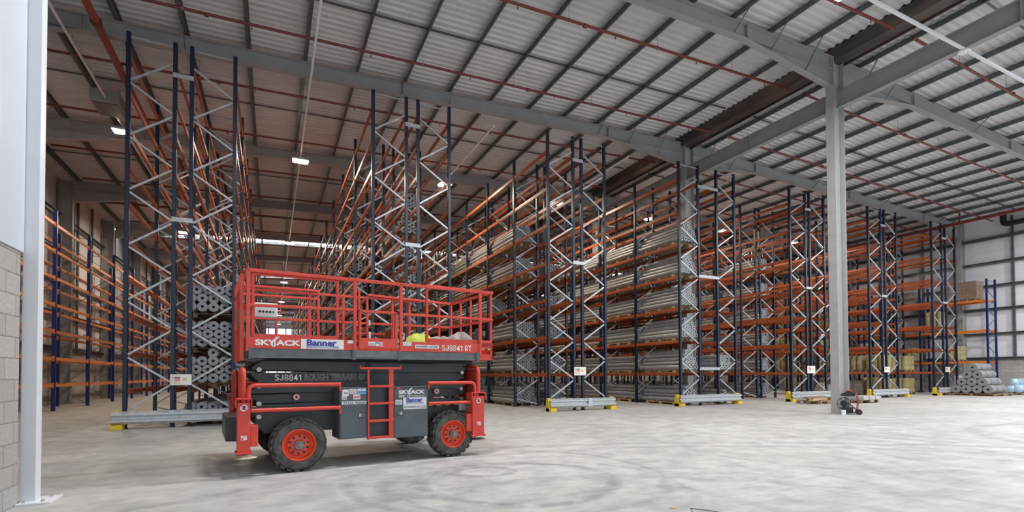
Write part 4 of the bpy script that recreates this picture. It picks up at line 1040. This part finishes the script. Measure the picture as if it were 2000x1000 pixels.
# far side
vf = DV1
rail((-.66, vf, RT), (2.6, vf, RT)); rail((-.66, vf, RMID), (2.6, vf, RMID))
rail((-.66, vf-.05, RT+.05), (.60, vf-.05, RT+.05), .038); rail((-.66, vf-.05, RT-.10), (.60, vf-.05, RT-.10), .038)
rail((1.5, vf-.05, RT+.05), (3.29, vf-.02, RT)); rail((2.6, vf, RMID), (3.29, vf, RMID))
for u in (-.66, -.1, .45, .60, 1.05, 1.5, 2.0, 2.35, 3.0): post(u, vf, 1.79, RT)
# right end
rail((3.28, v, RT), (3.28, vf, RT)); rail((3.28, v, RMID), (3.28, vf, RMID)); 
for vv in (.55, .95, 1.40, vf): post(3.28, vv, 1.95, RT, .036)
# left end: two closely set folding frames
rail((-.68, v, RT), (-.68, vf, RT)); rail((-.68, v, RMID), (-.68, vf, RMID)); rail((-.74, v+.1, RT-.25), (-.74, vf, RT-.25)); rail((-.74, v+.1, 2.1), (-.74, vf, 2.1))
for vv in (.16, .45, .8, 1.2, 1.5, vf): post(-.74 if vv < 1.6 else -.68, vv, 1.62, RT-.05, .05)
part('end_panel', MB().box(-.75, -.735, .25, 1.1, 1.95, RT-.25), 'red')
part('rail_bracket', MB().box(-.78, -.74, .2, .4, 2.1, 2.35), 'galv')
# gate
gt = part('gate', MB().box(.875, .91, v-.03, v+.01, 1.82, 2.43).box(1.455, 1.50, v-.03, v+.01, 1.82, 2.43).box(.875, 1.50, v-.03, v+.01, 2.39, 2.43).box(.90, 1.47, v-.03, v-.01, 1.83, 1.985), 'red', bevel=.003)
part('gate_post', MB().box(1.42, 1.445, v-.02, v+.01, 1.98, 2.40), 'red', gt)
rail((.91, v+.5, 2.10), (1.45, v+.5, 2.10), .03)
part('gate_latch', MB().box(1.06, 1.09, v+.10, v+.13, 2.20, 2.29), 'sticker', gt); part('gate_latch', MB().box(1.06, 1.10, v+.10, v+.13, 1.98, 2.10), 'sticker', gt)
post(1.04, v+.12, 1.95, 2.3, .028); post(1.12, v+.9, 1.79, RT, .036)
# platform lettering and stickers
FV = DV0-.010
skyjack(-.575, FV-.002, 1.840, .106)
banner(.03, .645, 1.797, 1.943, FV)
plate(.705, .79, 1.895, 1.94, 'sticker', FV)
gv = v-.031
plate(1.02, 1.125, 1.865, 1.93, 'sticker', gv); plate(1.135, 1.185, 1.862, 1.928, 'sticker', gv); plate(1.137, 1.183, 1.90, 1.925, 'st_blue', gv-.003, 'print'); plate(1.195, 1.252, 1.86, 1.925, 'sticker', gv)
part('print', MB().lathe([(.018, 0), (.024, 0), (.024, .002), (.018, .002), (.018, 0)], (1.223, gv-.006, 1.893), (0, 1, 0), 18).bar((1.208, gv-.005, 1.908), (1.238, gv-.005, 1.878), .002, .006), 'st_red')
for k in range(3): plate(1.03, 1.115, 1.875+k*.016, 1.879+k*.016, 'letter_g', gv-.003, 'print')
plate(1.59, 1.735, 1.878, 1.945, 'sticker', FV)
for k in range(3): part('print', MB().cyl((1.615+k*.045, FV-.003, 1.927), (1.615+k*.045, FV-.006, 1.927), .009, 10), 'letter_g')
plate(1.60, 1.725, 1.888, 1.898, 'st_blue', FV-.003, 'print')
plate(1.80, 2.225, 1.845, 1.905, 'sticker', FV); text('lettering', 'POWERED ACCESS', M['letter_g'], LIFT, 1.815, FV-.005, 1.858, .050, .93, .0006)
strokes('SJ8841 RT', M['letter_w'], 2.285, FV-.001, 1.815, .105, 1.10)
# control panel
cp = part('control_panel', MB().box(-.60, -.26, .30, .42, 2.26, 2.47), 'white', bevel=.02)
for k in range(5): part('control_button', MB().cyl((-.50+k*.045, .30, 2.34), (-.50+k*.045, .285, 2.34), .016, 12), 'black' if k < 4 else 'green', cp)
part('stop_button', MB().cyl((-.26, .36, 2.36), (-.21, .36, 2.36), .02, 12), 'st_red', cp)
for u in (-.5, -.4): part('switch_lever', MB().cyl((u, .36, 2.47), (u, .36, 2.54), .006, 6), 'black', cp)
part('tie_strap', MB().tube([(-.6, .12, 2.2), (-.5, .12, 1.95), (-.4, .12, 1.9)], .006, 5), 'cloth')

# things lying on the platform
Lm = Matrix.Translation((0.37, 7.93, 0)) @ Matrix.Rotation(math.radians(6.24), 4, 'Z')
def crumple(name, lab, cat, u, v_, z, sx, sy, sz, m, seed, folds=6):
    rnd = random.Random(seed); b = MB(); nu, nv = 22, 16; vs = []
    ph = [rnd.uniform(0, 6.28) for _ in range(8)]
    for j in range(nv+1):
        th_ = PI/2*j/nv
        for i in range(nu):
            a = 2*PI*i/nu
            k = 1+.16*math.sin(folds*a+ph[0]+2*th_)+.10*math.sin(2*a+ph[1])+.07*math.sin(11*a+ph[2]*3+5*th_)
            hz = math.sin(th_)**.8*(1+.22*math.sin(3*a+ph[3])*math.cos(th_)+.15*math.sin(5*a+ph[4]+3*th_)*math.cos(th_))
            vs.append((sx*k*math.cos(th_)*math.cos(a), sy*k*math.cos(th_)*math.sin(a), max(0, sz*hz)))
    fs = [(j*nu+i, j*nu+(i+1) % nu, (j+1)*nu+(i+1) % nu, (j+1)*nu+i) for j in range(nv) for i in range(nu)] + [tuple(range(nu))]
    b.add(vs, fs); o = obj(name, b, M[m], smooth=True); o.location = Lm @ Vector((u, v_, z)); o.rotation_euler = (0, 0, math.radians(6.24)); return tag(o, lab, cat)
crumple('hi_vis_jacket', 'crumpled yellow hi vis jacket lying on the lift platform', 'jacket', 2.05, .55, 1.79, .30, .20, .33, 'hiviz', 3, 5)
crumple('grey_sack', 'crumpled grey sack lying on the lift platform beside the yellow jacket', 'sack', 2.50, .62, 1.79, .30, .20, .30, 'cloth', 5, 7)
crumple('canvas_bag', 'beige canvas bag slumped at the right end of the lift platform', 'bag', 2.93, .66, 1.79, .26, .2, .40, 'cloth', 9, 4)

# floor odds and ends
m = MB(); pts = [(-3.9, 11.3), (-3.55, 11.55), (-3.2, 11.4), (-2.85, 11.45), (-3.1, 11.1), (-3.2, 10.5), (-3.35, 9.9), (-3.8, 9.8)]
m.prism(pts, 'z', 0, .012); tag(obj('mortar_spill', m, M['mortar']), 'flat pale mortar spill on the floor behind the white door post', 'mortar patch')
m = MB().tube([(3.70, 3.62, .01), (3.90, 3.90, .012), (4.02, 3.76, .01), (4.08, 3.60, .01)], .004, 5)
tag(obj('wire_offcut', m, M['black']), 'bent black wire offcut lying at the bottom edge of the photo', 'wire')
m = MB().prism([(3.74, 4.03), (3.77, 4.06), (3.82, 4.01), (3.79, 3.99)], 'z', 0, .006); tag(obj('wood_chip', m, M['wood']), 'tiny brown chip on the floor near the bottom edge', 'chip')
